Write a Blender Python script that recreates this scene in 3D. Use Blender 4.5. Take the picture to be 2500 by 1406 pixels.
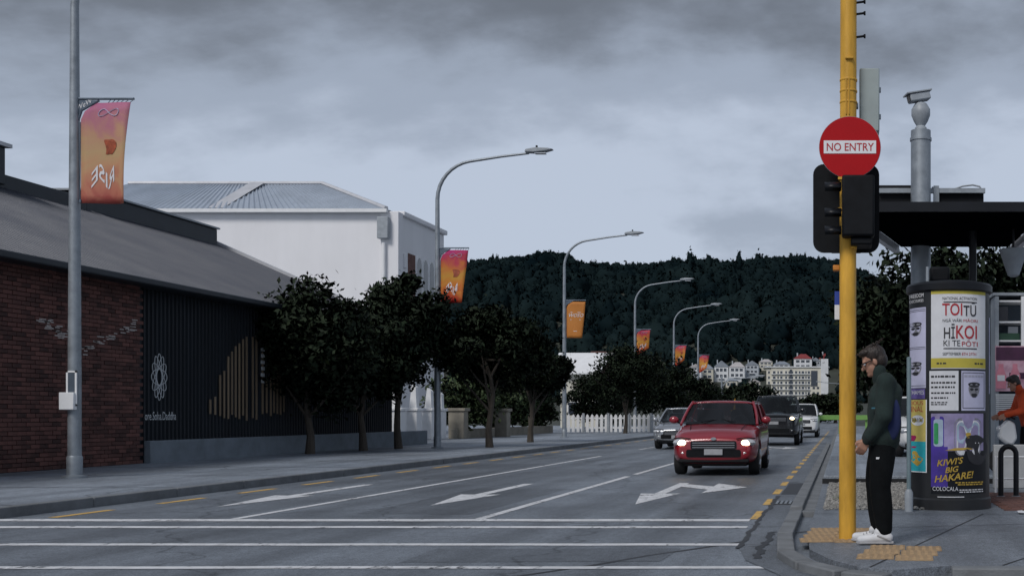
import bpy, bmesh, math, random
import numpy as np
from mathutils import Vector, Matrix
random.seed(7); rng = np.random.default_rng(7)
for o in list(bpy.data.objects): bpy.data.objects.remove(o)
scn = bpy.context.scene; col = scn.collection
R = math.radians

# ---------------------------------------------------------------- camera
CAMZ, FPX, VX, VY = 1.2, 2700.0, 2058.0, 1012.0
cam_d = bpy.data.cameras.new('camera'); cam = bpy.data.objects.new('camera', cam_d); col.objects.link(cam)
cam.location = (0, 0, CAMZ); cam.rotation_euler = (R(90), 0, 0)
cam_d.sensor_width = 36; cam_d.lens = 36*FPX/2500
cam_d.shift_x = -(VX-1250)/2500; cam_d.shift_y = (VY-703)/2500
cam_d.clip_start = 0.1; cam_d.clip_end = 6000
scn.camera = cam
scn.render.resolution_x = 1024; scn.render.resolution_y = 575
# ---------------------------------------------------------------- world: overcast cloud over a physical sky
SUN_EL, SUN_AZ = 44, 205          # azimuth from +Y clockwise: behind the camera, to the left
w = bpy.data.worlds.new('World'); scn.world = w; w.use_nodes = True
nt = w.node_tree; nt.nodes.clear()
def N(t, **k):
    n = nt.nodes.new(t)
    for a, b in k.items(): setattr(n, a, b)
    return n
def L(a, b): nt.links.new(a, b)
def math_(op, a, b=None, c=None):
    n = N('ShaderNodeMath', operation=op)
    for i, q in enumerate((a, b, c)):
        if q is None: continue
        if isinstance(q, (int, float)): n.inputs[i].default_value = q
        else: L(q, n.inputs[i])
    return n.outputs[0]
tc = N('ShaderNodeTexCoord'); sep = N('ShaderNodeSeparateXYZ'); L(tc.outputs['Generated'], sep.inputs[0])
zc = math_('ADD', math_('MAXIMUM', sep.outputs[2], 0.0), 0.34)
comb = N('ShaderNodeCombineXYZ'); L(math_('DIVIDE', sep.outputs[0], zc), comb.inputs[0]); L(math_('DIVIDE', sep.outputs[1], zc), comb.inputs[1])
comb.inputs[2].default_value = 9.9
mp = N('ShaderNodeMapping'); mp.inputs['Location'].default_value = (2.2, 4.4, 0.0); mp.inputs['Scale'].default_value = (0.75, 0.9, 1); L(comb.outputs[0], mp.inputs[0])
n1 = N('ShaderNodeTexNoise'); n1.inputs['Scale'].default_value = 1.9; n1.inputs['Detail'].default_value = 7; n1.inputs['Roughness'].default_value = 0.5; n1.inputs['Distortion'].default_value = 0.25; L(mp.outputs[0], n1.inputs['Vector'])
n2 = N('ShaderNodeTexNoise'); n2.inputs['Scale'].default_value = 5.0; n2.inputs['Detail'].default_value = 6; n2.inputs['Roughness'].default_value = 0.55; L(mp.outputs[0], n2.inputs['Vector'])
mre = N('ShaderNodeMapRange', interpolation_type='SMOOTHSTEP'); mre.inputs[1].default_value = 0.10; mre.inputs[2].default_value = 0.33; mre.inputs[3].default_value = 0.11; mre.inputs[4].default_value = -0.07; L(sep.outputs[2], mre.inputs[0])
cl = math_('ADD', math_('ADD', math_('MULTIPLY', n1.outputs[0], 0.68), math_('MULTIPLY', n2.outputs[0], 0.32)), mre.outputs[0])
ramp = N('ShaderNodeValToRGB'); cr = ramp.color_ramp; cr.interpolation = 'EASE'
cr.elements[0].position = 0.33; cr.elements[0].color = (0.120, 0.134, 0.160, 1)
cr.elements[1].position = 0.62; cr.elements[1].color = (0.395, 0.447, 0.542, 1)
e = cr.elements.new(0.50); e.color = (0.278, 0.320, 0.397, 1)
L(cl, ramp.inputs[0])
sky = N('ShaderNodeTexSky', sky_type='NISHITA'); sky.sun_disc = False
sky.sun_elevation = R(SUN_EL); sky.sun_rotation = R(SUN_AZ); sky.air_density = 1.2; sky.dust_density = 2.0
skm = N('ShaderNodeMix', data_type='RGBA', blend_type='MULTIPLY'); skm.inputs[0].default_value = 1; L(sky.outputs[0], skm.inputs[6]); skm.inputs[7].default_value = (0.08, 0.08, 0.08, 1)
mx = N('ShaderNodeMix', data_type='RGBA'); mx.inputs[0].default_value = 0.93; L(skm.outputs[2], mx.inputs[6]); L(ramp.outputs[0], mx.inputs[7])
bg = N('ShaderNodeBackground'); bg.inputs[1].default_value = 1.0; L(mx.outputs[2], bg.inputs[0])
wo = N('ShaderNodeOutputWorld'); L(bg.outputs[0], wo.inputs[0])
# ---------------------------------------------------------------- sun behind the cloud
sd = bpy.data.lights.new('sun', 'SUN'); sd.energy = 1.5; sd.angle = R(20); sd.color = (1.0, 0.96, 0.92)
so = bpy.data.objects.new('sun', sd); col.objects.link(so)
az = R(SUN_AZ); el = R(SUN_EL)
sdir = Vector((math.sin(az)*math.cos(el), math.cos(az)*math.cos(el), math.sin(el)))
so.rotation_euler = (-sdir).to_track_quat('-Z', 'Y').to_euler(); so.location = (0, -5, 30)
# ---------------------------------------------------------------- colour management
vs = scn.view_settings; vs.view_transform = 'Standard'; vs.look = 'None'; vs.gamma = 1; vs.exposure = 0.35; vs.use_curve_mapping = False

# ================================================================ helpers
def PX(px, D): return (px-VX)*D/FPX
def PZ(py, D): return CAMZ-(py-VY)*D/FPX

def M(name, c, rough=0.6, metal=0.0, var=0.18, scale=4.0, bump=0.0, bscale=60.0, spec=0.5, c2=None, island=0.0, stretch=(1, 1, 1), emit=None, estr=0, coat=0, rvar=0.0, trans=0):
    m = bpy.data.materials.new(name); m.use_nodes = True; t = m.node_tree; ns = t.nodes; lk = t.links
    b = ns['Principled BSDF']; b.inputs['Roughness'].default_value = rough; b.inputs['Metallic'].default_value = metal
    b.inputs['Specular IOR Level'].default_value = spec
    if coat: b.inputs['Coat Weight'].default_value = coat; b.inputs['Coat Roughness'].default_value = 0.05
    tcn = ns.new('ShaderNodeTexCoord'); mpn = ns.new('ShaderNodeMapping'); mpn.inputs['Scale'].default_value = stretch; lk.new(tcn.outputs['Object'], mpn.inputs[0])
    nz = ns.new('ShaderNodeTexNoise'); nz.inputs['Scale'].default_value = scale; nz.inputs['Detail'].default_value = 6; nz.inputs['Roughness'].default_value = 0.6; lk.new(mpn.outputs[0], nz.inputs['Vector'])
    mix = ns.new('ShaderNodeMix'); mix.data_type = 'RGBA'
    c2 = c2 or tuple(min(1, x*(1+var)) for x in c); ca = tuple(x*(1-var) for x in c)
    mix.inputs[6].default_value = (*ca, 1); mix.inputs[7].default_value = (*c2, 1)
    mr = ns.new('ShaderNodeMapRange'); mr.inputs[1].default_value = 0.3; mr.inputs[2].default_value = 0.7; lk.new(nz.outputs[0], mr.inputs[0])
    fac = mr.outputs[0]
    if island:
        g = ns.new('ShaderNodeNewGeometry'); oi = ns.new('ShaderNodeObjectInfo')
        ad = ns.new('ShaderNodeMath'); ad.operation = 'ADD'; lk.new(g.outputs['Random Per Island'], ad.inputs[0]); lk.new(oi.outputs['Random'], ad.inputs[1])
        fr = ns.new('ShaderNodeMath'); fr.operation = 'FRACT'; lk.new(ad.outputs[0], fr.inputs[0])
        mm = ns.new('ShaderNodeMix'); mm.inputs[0].default_value = island; lk.new(fac, mm.inputs[2]); lk.new(fr.outputs[0], mm.inputs[3]); fac = mm.outputs[0]
    lk.new(fac, mix.inputs[0]); lk.new(mix.outputs[2], b.inputs['Base Color'])
    if rvar:
        r2 = ns.new('ShaderNodeMapRange'); r2.inputs[1].default_value = .3; r2.inputs[2].default_value = .7; r2.inputs[3].default_value = rough-rvar; r2.inputs[4].default_value = rough+rvar
        lk.new(nz.outputs[0], r2.inputs[0]); lk.new(r2.outputs[0], b.inputs['Roughness'])
    if bump:
        bz = ns.new('ShaderNodeTexNoise'); bz.inputs['Scale'].default_value = bscale; bz.inputs['Detail'].default_value = 4; lk.new(mpn.outputs[0], bz.inputs['Vector'])
        bp = ns.new('ShaderNodeBump'); bp.inputs['Strength'].default_value = bump; bp.inputs['Distance'].default_value = 0.02; lk.new(bz.outputs[0], bp.inputs['Height']); lk.new(bp.outputs[0], b.inputs['Normal'])
    if emit: b.inputs['Emission Color'].default_value = (*emit, 1); b.inputs['Emission Strength'].default_value = estr
    return m

ORI = {}
def tag(o, label=None, cat=None, group=None, kind=None):
    if label: o['label'] = label
    if cat: o['category'] = cat
    if group: o['group'] = group
    if kind: o['kind'] = kind
    return o
def empty(name, loc, label, cat, group=None):
    o = bpy.data.objects.new(name, None); o.empty_display_size = 0.2; col.objects.link(o); o.location = loc; ORI[o] = Vector(loc)
    return tag(o, label, cat, group)
def link_mesh(name, me, m, parent=None, origin=None):
    o = bpy.data.objects.new(name, me); col.objects.link(o)
    if m is not None: me.materials.append(m)
    if parent is not None: o.parent = parent; ORI[o] = ORI[parent]
    elif origin is not None: o.location = origin; ORI[o] = Vector(origin)
    else: ORI[o] = Vector((0, 0, 0))
    return o
def np_mesh(name, V, Q):
    me = bpy.data.meshes.new(name); V = np.asarray(V, 'f'); Q = np.asarray(Q, 'i'); k = Q.shape[1]
    me.vertices.add(len(V)); me.vertices.foreach_set('co', V.ravel())
    me.loops.add(Q.size); me.loops.foreach_set('vertex_index', Q.ravel())
    me.polygons.add(len(Q)); me.polygons.foreach_set('loop_start', np.arange(0, Q.size, k)); me.polygons.foreach_set('loop_total', np.full(len(Q), k))
    me.update(calc_edges=True); return me

class MB:
    def __init__(s): s.v = []; s.f = []
    def add(s, vs_, fs_):
        n = len(s.v); s.v += [tuple(p) for p in vs_]; s.f += [tuple(i+n for i in f) for f in fs_]; return s
    def box(s, x0, x1, y0, y1, z0, z1, mat=None):
        p = [Vector(q) for q in ((x0,y0,z0),(x1,y0,z0),(x1,y1,z0),(x0,y1,z0),(x0,y0,z1),(x1,y0,z1),(x1,y1,z1),(x0,y1,z1))]
        if mat is not None: p = [mat @ q for q in p]
        return s.add(p, [(3,2,1,0),(4,5,6,7),(0,1,5,4),(1,2,6,5),(2,3,7,6),(3,0,4,7)])
    def tube(s, path, rad, n=12, cap=True):
        path = [Vector(p) for p in path]
        if not hasattr(rad, '__len__'): rad = [rad]*len(path)
        vs_ = []; fs_ = []; up = None
        for i, p in enumerate(path):
            t = (path[min(i+1, len(path)-1)]-path[max(i-1, 0)]).normalized()
            if up is None: a = Vector((0, 0, 1)) if abs(t.z) < .9 else Vector((0, 1, 0)); u = t.cross(a).normalized()
            else: u = (up - t*up.dot(t)).normalized()
            up = u; v = t.cross(u)
            for k in range(n):
                q = 2*math.pi*k/n; vs_.append(p+(u*math.cos(q)+v*math.sin(q))*rad[i])
        for i in range(len(path)-1):
            for k in range(n): fs_.append((i*n+k, i*n+(k+1) % n, (i+1)*n+(k+1) % n, (i+1)*n+k))
        if cap: fs_.append(tuple(range(n-1, -1, -1))); fs_.append(tuple(range((len(path)-1)*n, len(path)*n)))
        return s.add(vs_, fs_)
    def lathe(s, c, prof, n=24):          # prof: (r, z), axis Z
        vs_ = []; fs_ = []; c = Vector(c)
        for r, z in prof:
            for k in range(n): q = 2*math.pi*k/n; vs_.append(c+Vector((r*math.cos(q), r*math.sin(q), z)))
        for i in range(len(prof)-1):
            for k in range(n): fs_.append((i*n+k, i*n+(k+1) % n, (i+1)*n+(k+1) % n, (i+1)*n+k))
        fs_.append(tuple(range(n-1, -1, -1))); fs_.append(tuple(range((len(prof)-1)*n, len(prof)*n)))
        return s.add(vs_, fs_)
    def prism(s, poly, d0, d1, fn):       # fn(a, b, d) -> point
        n = len(poly); vs_ = [fn(a, b, d0) for a, b in poly]+[fn(a, b, d1) for a, b in poly]
        fs_ = [tuple(range(n-1, -1, -1)), tuple(range(n, 2*n))]+[(i, (i+1) % n, n+(i+1) % n, n+i) for i in range(n)]
        return s.add(vs_, fs_)
    def sheet(s, poly, z):
        return s.add([(x, y, z) for x, y in poly], [tuple(range(len(poly)))])
    def ball(s, c, r, n=10, m=7):
        c = Vector(c); r = (r, r, r) if not hasattr(r, '__len__') else r; vs_ = []; fs_ = []
        for i in range(m+1):
            th = math.pi*(i+.02)/(m+.04)
            for k in range(n): q = 2*math.pi*k/n; vs_.append(c+Vector((r[0]*math.sin(th)*math.cos(q), r[1]*math.sin(th)*math.sin(q), r[2]*math.cos(th))))
        for i in range(m):
            for k in range(n): fs_.append((i*n+k, (i+1)*n+k, (i+1)*n+(k+1) % n, i*n+(k+1) % n))
        fs_.append(tuple(range(n))); fs_.append(tuple(range((m+1)*n-1, m*n-1, -1)))
        return s.add(vs_, fs_)
    def build(s, name, m, parent=None, smooth=True, bevel=0, fixn=True, sub=0, ang=0.6):
        V = [Vector(p) for p in s.v]
        if parent is not None: og = ORI[parent]; origin = None
        else:
            og = Vector(((min(p.x for p in V)+max(p.x for p in V))/2, (min(p.y for p in V)+max(p.y for p in V))/2, min(p.z for p in V))); origin = og
        me = bpy.data.meshes.new(name); me.from_pydata([p-og for p in V], [], s.f)
        if fixn:
            bm = bmesh.new(); bm.from_mesh(me); bmesh.ops.recalc_face_normals(bm, faces=bm.faces); bm.to_mesh(me); bm.free()
        if smooth: me.shade_smooth(); me.set_sharp_from_angle(angle=ang)
        o = link_mesh(name, me, m, parent, origin)
        if sub: q = o.modifiers.new('s', 'SUBSURF'); q.levels = q.render_levels = sub
        if bevel: q = o.modifiers.new('b', 'BEVEL'); q.width = bevel; q.segments = 2; q.limit_method = 'ANGLE'
        return o
def freeze(o):                             # turn modifiers into plain mesh
    dg = bpy.context.evaluated_depsgraph_get(); me = bpy.data.meshes.new_from_object(o.evaluated_get(dg)); o.modifiers.clear(); o.data = me; return o
def copy_tree(o, parent=None):
    c = o.copy(); col.objects.link(c); c.parent = parent; ORI[c] = ORI[o]
    for ch in o.children: copy_tree(ch, c)
    return c
def text_poly(txt, size, align='CENTER', shear=0, bold=0.0, sx=1.0):
    cu = bpy.data.curves.new('t', 'FONT'); cu.body = txt; cu.size = size; cu.align_x = align; cu.align_y = 'CENTER'; cu.shear = shear; cu.resolution_u = 3; cu.offset = bold
    ob = bpy.data.objects.new('t', cu); col.objects.link(ob)
    dg = bpy.context.evaluated_depsgraph_get(); me = bpy.data.meshes.new_from_object(ob.evaluated_get(dg))
    vs_ = [(v.co.x*sx, v.co.y) for v in me.vertices]; fs_ = [tuple(p.vertices) for p in me.polygons]
    bpy.data.objects.remove(ob); bpy.data.curves.remove(cu); bpy.data.meshes.remove(me)
    return vs_, fs_

# ---------------------------------------------------------------- materials
GALV = M('galvanised', (0.28, 0.31, 0.34), 0.5, 0.5, 0.2, 6, rvar=.1)
GREYP = M('grey_paint', (0.30, 0.33, 0.36), 0.5, 0.0, 0.15, 5, rvar=.1)
BLACKP = M('black_plastic', (0.006, 0.007, 0.009), 0.6, 0, 0.3, 10, spec=.15)
BLACKG = M('black_gloss', (0.006, 0.007, 0.010), 0.4, 0, 0.3, 3, spec=.3)
YELP = M('yellow_pole_paint', (0.62, 0.34, 0.045), 0.5, 0, 0.26, 9.0, stretch=(1, 1, .22), rvar=.12, bump=.12, bscale=30, spec=.3)
REDSIGN = M('red_sign', (0.40, 0.002, 0.006), 0.45, 0, 0.06, 3, spec=.2)
WHITESIGN = M('white_sign', (0.72, 0.73, 0.75), 0.4, 0, 0.06, 3)
REDINK = M('red_ink', (0.40, 0.02, 0.03), 0.6, 0, 0.05)
INK = M('black_ink', (0.02, 0.02, 0.025), 0.6, 0, 0.05)
WHITEINK = M('white_ink', (0.72, 0.72, 0.74), 0.6, 0, 0.05)
GOLDINK = M('gold_ink', (0.50, 0.33, 0.05), 0.6, 0, 0.1)
PAPER = M('paper', (0.66, 0.67, 0.70), 0.8, 0, 0.07, 6, bump=.1, bscale=20)
PAPERB = M('paper_violet', (0.50, 0.50, 0.66), 0.8, 0, 0.08, 6)
WHITEP = M('white_paint', (0.74, 0.75, 0.76), 0.6, 0, 0.06, 2, bump=.04)
CREAM = M('cream_render', (0.60, 0.58, 0.50), 0.8, 0, 0.1, .5)
GLASS = M('dark_glass', (0.012, 0.016, 0.02), 0.08, 0, 0.2, 2, spec=0.4)
def tinted(name, tint, gl):
    m = bpy.data.materials.new(name); m.use_nodes = True; t = m.node_tree; ns = t.nodes; lk = t.links; ns.remove(ns['Principled BSDF'])
    tr = ns.new('ShaderNodeBsdfTransparent'); tr.inputs[0].default_value = (*tint, 1); gs = ns.new('ShaderNodeBsdfGlossy'); gs.inputs['Roughness'].default_value = .03; fr = ns.new('ShaderNodeFresnel'); fr.inputs[0].default_value = gl
    mx_ = ns.new('ShaderNodeMixShader'); lk.new(fr.outputs[0], mx_.inputs[0]); lk.new(tr.outputs[0], mx_.inputs[1]); lk.new(gs.outputs[0], mx_.inputs[2]); lk.new(mx_.outputs[0], ns['Material Output'].inputs[0]); return m
CARGLASS = tinted('car_glass', (.42, .47, .48), 1.45); TRIM = M('dark_trim', (.012, .013, .015), .8, 0, .2, 5, spec=.2)
WINDOWG = M('window_glass', (0.03, 0.04, 0.055), 0.12, 0, 0.3, 1, spec=0.7)
RUBBER = M('rubber', (0.014, 0.014, 0.015), 0.8, 0, 0.2, 20)
RIM = M('alloy', (0.40, 0.41, 0.43), 0.35, 0.8, 0.1, 8)
HEADL = M('headlight_lit', (0.9, 0.8, 0.6), 0.2, 0, 0.02, 2, emit=(1.0, 0.74, 0.42), estr=9)
LENS = M('lens_clear', (0.55, 0.57, 0.60), 0.1, 0.2, 0.1, 20)

def asphalt(name, base, warm=0.0, tracks=()):
    m = bpy.data.materials.new(name); m.use_nodes = True; t = m.node_tree; ns = t.nodes; lk = t.links; b = ns['Principled BSDF']
    tcn = ns.new('ShaderNodeTexCoord')
    def nz(sc, de=5, st=(1, 1, 1), ro=.6):
        mpn = ns.new('ShaderNodeMapping'); mpn.inputs['Scale'].default_value = st; lk.new(tcn.outputs['Object'], mpn.inputs[0])
        n = ns.new('ShaderNodeTexNoise'); n.inputs['Scale'].default_value = sc; n.inputs['Detail'].default_value = de; n.inputs['Roughness'].default_value = ro; lk.new(mpn.outputs[0], n.inputs['Vector']); return n.outputs[0]
    def mr(x, a, b_, c, d):
        n = ns.new('ShaderNodeMapRange'); n.inputs[1].default_value = a; n.inputs[2].default_value = b_; n.inputs[3].default_value = c; n.inputs[4].default_value = d; lk.new(x, n.inputs[0]); return n.outputs[0]
    def mul(x, y):
        n = ns.new('ShaderNodeMath'); n.operation = 'MULTIPLY'; lk.new(x, n.inputs[0]); lk.new(y, n.inputs[1]); return n.outputs[0]
    big = mr(nz(0.35), .3, .7, .66, 1.25); streak = mr(nz(1.0, 5, (1.5, .06, 1)), .3, .7, .68, 1.28); fine = mr(nz(70, 4, (1, .6, 1), .75), .3, .7, .35, 1.75); mid = mr(nz(16, 5, (1, .5, 1), .7), .3, .7, .72, 1.28)
    f = mul(mul(big, streak), mul(fine, mid))
    if tracks:
        sp = ns.new('ShaderNodeSeparateXYZ'); gm_ = ns.new('ShaderNodeNewGeometry'); lk.new(gm_.outputs['Position'], sp.inputs[0]); wv = mr(nz(.25, 3), .3, .7, -.18, .18)
        jx = ns.new('ShaderNodeMath'); jx.operation = 'ADD'; lk.new(sp.outputs[0], jx.inputs[0]); lk.new(wv, jx.inputs[1])
        for x0, lo, wd_ in tracks:
            q = ns.new('ShaderNodeMath'); q.operation = 'SUBTRACT'; lk.new(jx.outputs[0], q.inputs[0]); q.inputs[1].default_value = x0; q2 = ns.new('ShaderNodeMath'); q2.operation = 'ABSOLUTE'; lk.new(q.outputs[0], q2.inputs[0]); f = mul(f, mr(q2.outputs[0], 0, wd_, lo, 1.0))
    vo = ns.new('ShaderNodeTexVoronoi'); vo.feature = 'DISTANCE_TO_EDGE'; vo.inputs['Scale'].default_value = .22
    dn = ns.new('ShaderNodeTexNoise'); dn.inputs['Scale'].default_value = 1.3; dn.inputs['Detail'].default_value = 5; lk.new(tcn.outputs['Object'], dn.inputs['Vector'])
    vm = ns.new('ShaderNodeVectorMath'); vm.operation = 'ADD'; lk.new(tcn.outputs['Object'], vm.inputs[0]); lk.new(dn.outputs['Color'], vm.inputs[1]); lk.new(vm.outputs[0], vo.inputs['Vector'])
    f = mul(f, mr(vo.outputs[0], 0.0, .007, .45, 1.0))
    mix = ns.new('ShaderNodeMix'); mix.data_type = 'RGBA'; mix.blend_type = 'MULTIPLY'; mix.inputs[0].default_value = 1; mix.inputs[6].default_value = (base*(.88+warm), base, base*(1.16-warm), 1)
    cb = ns.new('ShaderNodeCombineXYZ'); [lk.new(f, cb.inputs[i]) for i in range(3)]; lk.new(cb.outputs[0], mix.inputs[7]); lk.new(mix.outputs[2], b.inputs['Base Color'])
    lk.new(mr(nz(.8, 4, (1, .3, 1)), .3, .7, .42, .66), b.inputs['Roughness'])
    bp = ns.new('ShaderNodeBump'); bp.inputs['Strength'].default_value = .45; bp.inputs['Distance'].default_value = .012; lk.new(nz(110, 3), bp.inputs['Height']); lk.new(bp.outputs[0], b.inputs['Normal'])
    return m
ASPH = asphalt('road_asphalt', 0.16, 0, [(x+d, .74, .42) for x in (-2.6, -5.6, -8.1) for d in (-.75, .75)]+[(x, .82, .28) for x in (-2.6, -5.6, -8.1)])
CONC = asphalt('pavement_concrete', 0.25, .0)
CONCD = asphalt('corner_concrete', 0.165, .015)
GUT = asphalt('gutter_concrete', 0.12, .01)
KERBM = M('kerb_concrete', (0.155, 0.165, 0.175), 0.8, 0, 0.25, 3, bump=.3)
SOIL = M('ground_soil', (0.035, 0.04, 0.03), 0.9, 0, 0.3, .05)
TAR = M('tar', (0.008, 0.008, 0.009), 0.5, 0, 0.3, 8)
LINEW = M('line_white', (0.62, 0.63, 0.64), 0.7, 0, 0.16, 7, bump=.3, bscale=90, stretch=(1, 1, 1))
LINEY = M('line_yellow', (0.62, 0.37, 0.08), 0.7, 0, 0.18, 9, bump=.3, bscale=90)

def worn(name, c, under=.07, amt=.335):
    m = bpy.data.materials.new(name); m.use_nodes = True; t = m.node_tree; ns = t.nodes; lk = t.links; b = ns['Principled BSDF']; b.inputs['Roughness'].default_value = .7
    g = ns.new('ShaderNodeNewGeometry')
    def nz(sc, de, st=(1, 1, 1)):
        mp_ = ns.new('ShaderNodeMapping'); mp_.inputs['Scale'].default_value = st; lk.new(g.outputs['Position'], mp_.inputs[0]); n = ns.new('ShaderNodeTexNoise'); n.inputs['Scale'].default_value = sc; n.inputs['Detail'].default_value = de; n.inputs['Roughness'].default_value = .7; lk.new(mp_.outputs[0], n.inputs['Vector']); return n.outputs[0]
    a = ns.new('ShaderNodeMath'); a.operation = 'MULTIPLY_ADD'; lk.new(nz(1.1, 3), a.inputs[0]); a.inputs[1].default_value = .6; lk.new(nz(14, 6, (1, .35, 1)), a.inputs[2])
    r = ns.new('ShaderNodeMapRange'); r.inputs[1].default_value = amt+.28; r.inputs[2].default_value = amt+.40; lk.new(a.outputs[0], r.inputs[0])
    gr_ = ns.new('ShaderNodeMapRange'); gr_.inputs[1].default_value = .3; gr_.inputs[2].default_value = .7; gr_.inputs[3].default_value = .72; gr_.inputs[4].default_value = 1.1; lk.new(nz(5, 4), gr_.inputs[0])
    mx_ = ns.new('ShaderNodeMix'); mx_.data_type = 'RGBA'; mx_.inputs[6].default_value = (under*.95, under, under*1.1, 1); lk.new(r.outputs[0], mx_.inputs[0])
    vm = ns.new('ShaderNodeVectorMath'); vm.operation = 'SCALE'; vm.inputs[0].default_value = c; lk.new(gr_.outputs[0], vm.inputs['Scale']); lk.new(vm.outputs[0], mx_.inputs[7]); lk.new(mx_.outputs[2], b.inputs['Base Color']); return m
LINEW = worn('line_white', (0.66, 0.67, 0.69), .10); LINEY = worn('line_yellow', (0.64, 0.40, 0.11), .10)
# ================================================================ ground, road, pavements
def setting(o): o['kind'] = 'structure'; return o
KL, KR = -9.75, -0.48
# terrain with the hill behind the town
ridge_px = [(-1500, 660), (300, 690), (1000, 650), (1160, 622), (1240, 615), (1300, 606), (1370, 600), (1420, 628), (1480, 626), (1560, 632), (1640, 622), (1740, 615), (1765, 628), (1850, 626), (1920, 622), (2050, 640), (2200, 690), (2500, 705), (3600, 740)]
rp = np.array(ridge_px, float); rp[2:, 1] += 6; rp[-6:-3, 1] = (622, 614, 626)
def terr(x, y):
    """height of the terrain at x, y (numpy arrays)"""
    px = VX+x*FPX/np.maximum(y, 1.0)*np.where(y > 1100, y/1100, 1.0)
    rz = CAMZ-(np.interp(px, rp[:, 0], rp[:, 1])+22-VY)*1100/FPX
    z = np.interp(y, [0, 330, 600, 650, 700], [-.03, -.03, 8.0, 19.5, 31.0])
    t = np.clip((y-700)/400, 0, 1); z = np.where(y > 700, 31+(rz-31)*(t**.85), z)
    return np.where(y > 1100, rz-(y-1100)*.18, z)
ys = np.concatenate([np.array([-40, 0, 20, 100, 200, 330]), np.linspace(360, 1100, 38), np.linspace(1130, 1500, 6), [5200]])
xs = np.linspace(-1400, 1000, 97)
gx, gy = np.meshgrid(xs, ys); gz = terr(gx, gy); gz = np.where(gy > 1500, -5, gz)
V = np.stack([gx.ravel(), gy.ravel(), gz.ravel()], 1); nx = len(xs)
Q = [(j*nx+i, j*nx+i+1, (j+1)*nx+i+1, (j+1)*nx+i) for j in range(len(ys)-1) for i in range(nx-1)]
me = np_mesh('terrain', V, Q); me.shade_smooth(); setting(link_mesh('terrain', me, SOIL))
road = setting(MB().sheet([(-60, -12), (60, -12), (60, 7.6), (-.2, 9.5), (-.4, 330), (KL-.3, 330), (KL-.3, 9), (-60, 9)], 0.0).build('road', ASPH))
ROADZ = .004
def mark(poly, m, name='lane_line', z=ROADZ):
    return MB().sheet(poly, z).build(name, m, road, smooth=False)
def rect(x0, x1, y0, y1): return [(x0, y0), (x1, y0), (x1, y1), (x0, y1)]
def wavy(x0, x1, y, wd, n=24, sd=0):
    r = random.Random(sd); o = [r.uniform(-.012, .012) for _ in range(n+1)]
    a = [(x0+(x1-x0)*i/n, y-wd/2+o[i]) for i in range(n+1)]; return a+[(x0+(x1-x0)*i/n, y+wd/2+o[i]) for i in range(n, -1, -1)]
mark(wavy(-12, -1.06, 12.58, .26, sd=1), LINEW, 'stop_line')
mark(wavy(-12, -1.02, 11.80, .20, sd=2), LINEW, 'crossing_line')
mark(wavy(-12, -.95, 10.22, .17, sd=3), LINEW, 'crossing_line')
mark(wavy(-12, -.16, 8.68, .14, sd=4), LINEW, 'crossing_line')
mark(rect(-4.24, -4.12, 12.74, 21.5), LINEW, 'lane_line'); mark(rect(-4.23, -4.12, 22.2, 34), LINEW, 'lane_line')
mark(rect(-7.06, -6.95, 12.74, 32), LINEW, 'lane_line')
for k in range(6): mark(rect(-4.22, -4.12, 38+k*9, 41+k*9), LINEW, 'lane_line'); mark(rect(-7.05, -6.95, 38+k*9, 41+k*9), LINEW, 'lane_line')
for k in range(34):                      # broken yellow no-stopping lines, both kerbs
    y = 12.7+k*2.0; mark(rect(-1.07, -.92, y, y+1.05), LINEY, 'no_stopping_mark')
    if k < 24: mark(rect(-9.28, -9.16, y+.2, y+1.25), LINEY, 'no_stopping_mark')
def arrow(cx, y0, kind='straight', s=1.0):   # head points to the camera
    st = .085; hw = .30
    P = [(-st, 0), (-st, -2.6), (-hw, -2.55), (0, -4.6), (hw, -2.55), (st, -2.6), (st, 0)]
    mark([(cx+a*s, y0+b*s) for a, b in P], LINEW, 'direction_arrow')
    if kind == 'right':
        P = [(st, -.55), (st, -1.0), (.62, -1.75), (.62, -2.55), (1.20, -1.15), (.62, -.15), (.62, -.95), (st, -.35)]
        mark([(cx+a*s, y0+b*s) for a, b in P], LINEW, 'direction_arrow', ROADZ+.003)
arrow(-2.78, 19.4, 'right'); arrow(-5.45, 19.2); arrow(-8.15, 19.0); arrow(-2.75, 41.0, 'right')
# tar seams and patches along the gutter
r_ = random.Random(5)
seam = [(-.95+r_.uniform(-.02, .02), 9.9+k*.22) for k in range(30)]
mark([(x-.022, y) for x, y in seam]+[(x+.022+r_.uniform(-.008, .02), y) for x, y in reversed(seam)], TAR, 'tar_seam', .0095)
sm2 = [(-.72+r_.uniform(-.03, .03), 9.2+k*.11) for k in range(20)]
mark([(x-.025-r_.uniform(0, .02), y) for x, y in sm2]+[(x+.025+r_.uniform(-.01, .02), y) for x, y in reversed(sm2)], TAR, 'tar_seam', .0095)
sm3 = [(-3.1+.36*k+r_.uniform(-.04, .04), 7.2+k*.55+r_.uniform(-.05, .05)) for k in range(10)]
mark([(x-.03, y) for x, y in sm3]+[(x+.03, y) for x, y in reversed(sm3)], TAR, 'tar_seam', .003)
mark(rect(-.93, -.52, 16.6, 19.2), TAR, 'tar_patch', .0095)
mark([(.25, 7.62), (.62, 7.92), (1.1, 7.86), (4, 7.62), (4, 7.0), (.9, 7.0)], TAR, 'tar_patch', .003)
PATCH = asphalt('patch_asphalt', 0.105)
mark([(-5.9, 13.4), (-4.5, 13.35), (-4.45, 17.9), (-5.95, 18.0)], PATCH, 'road_patch', .002); mark([(-3.6, 9.0), (-1.5, 9.05), (-1.45, 9.95), (-3.65, 9.9)], PATCH, 'road_patch', .002); mark([(-9.0, 20.5), (-7.4, 20.6), (-7.4, 27), (-9.0, 27.2)], PATCH, 'road_patch', .002)
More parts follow.
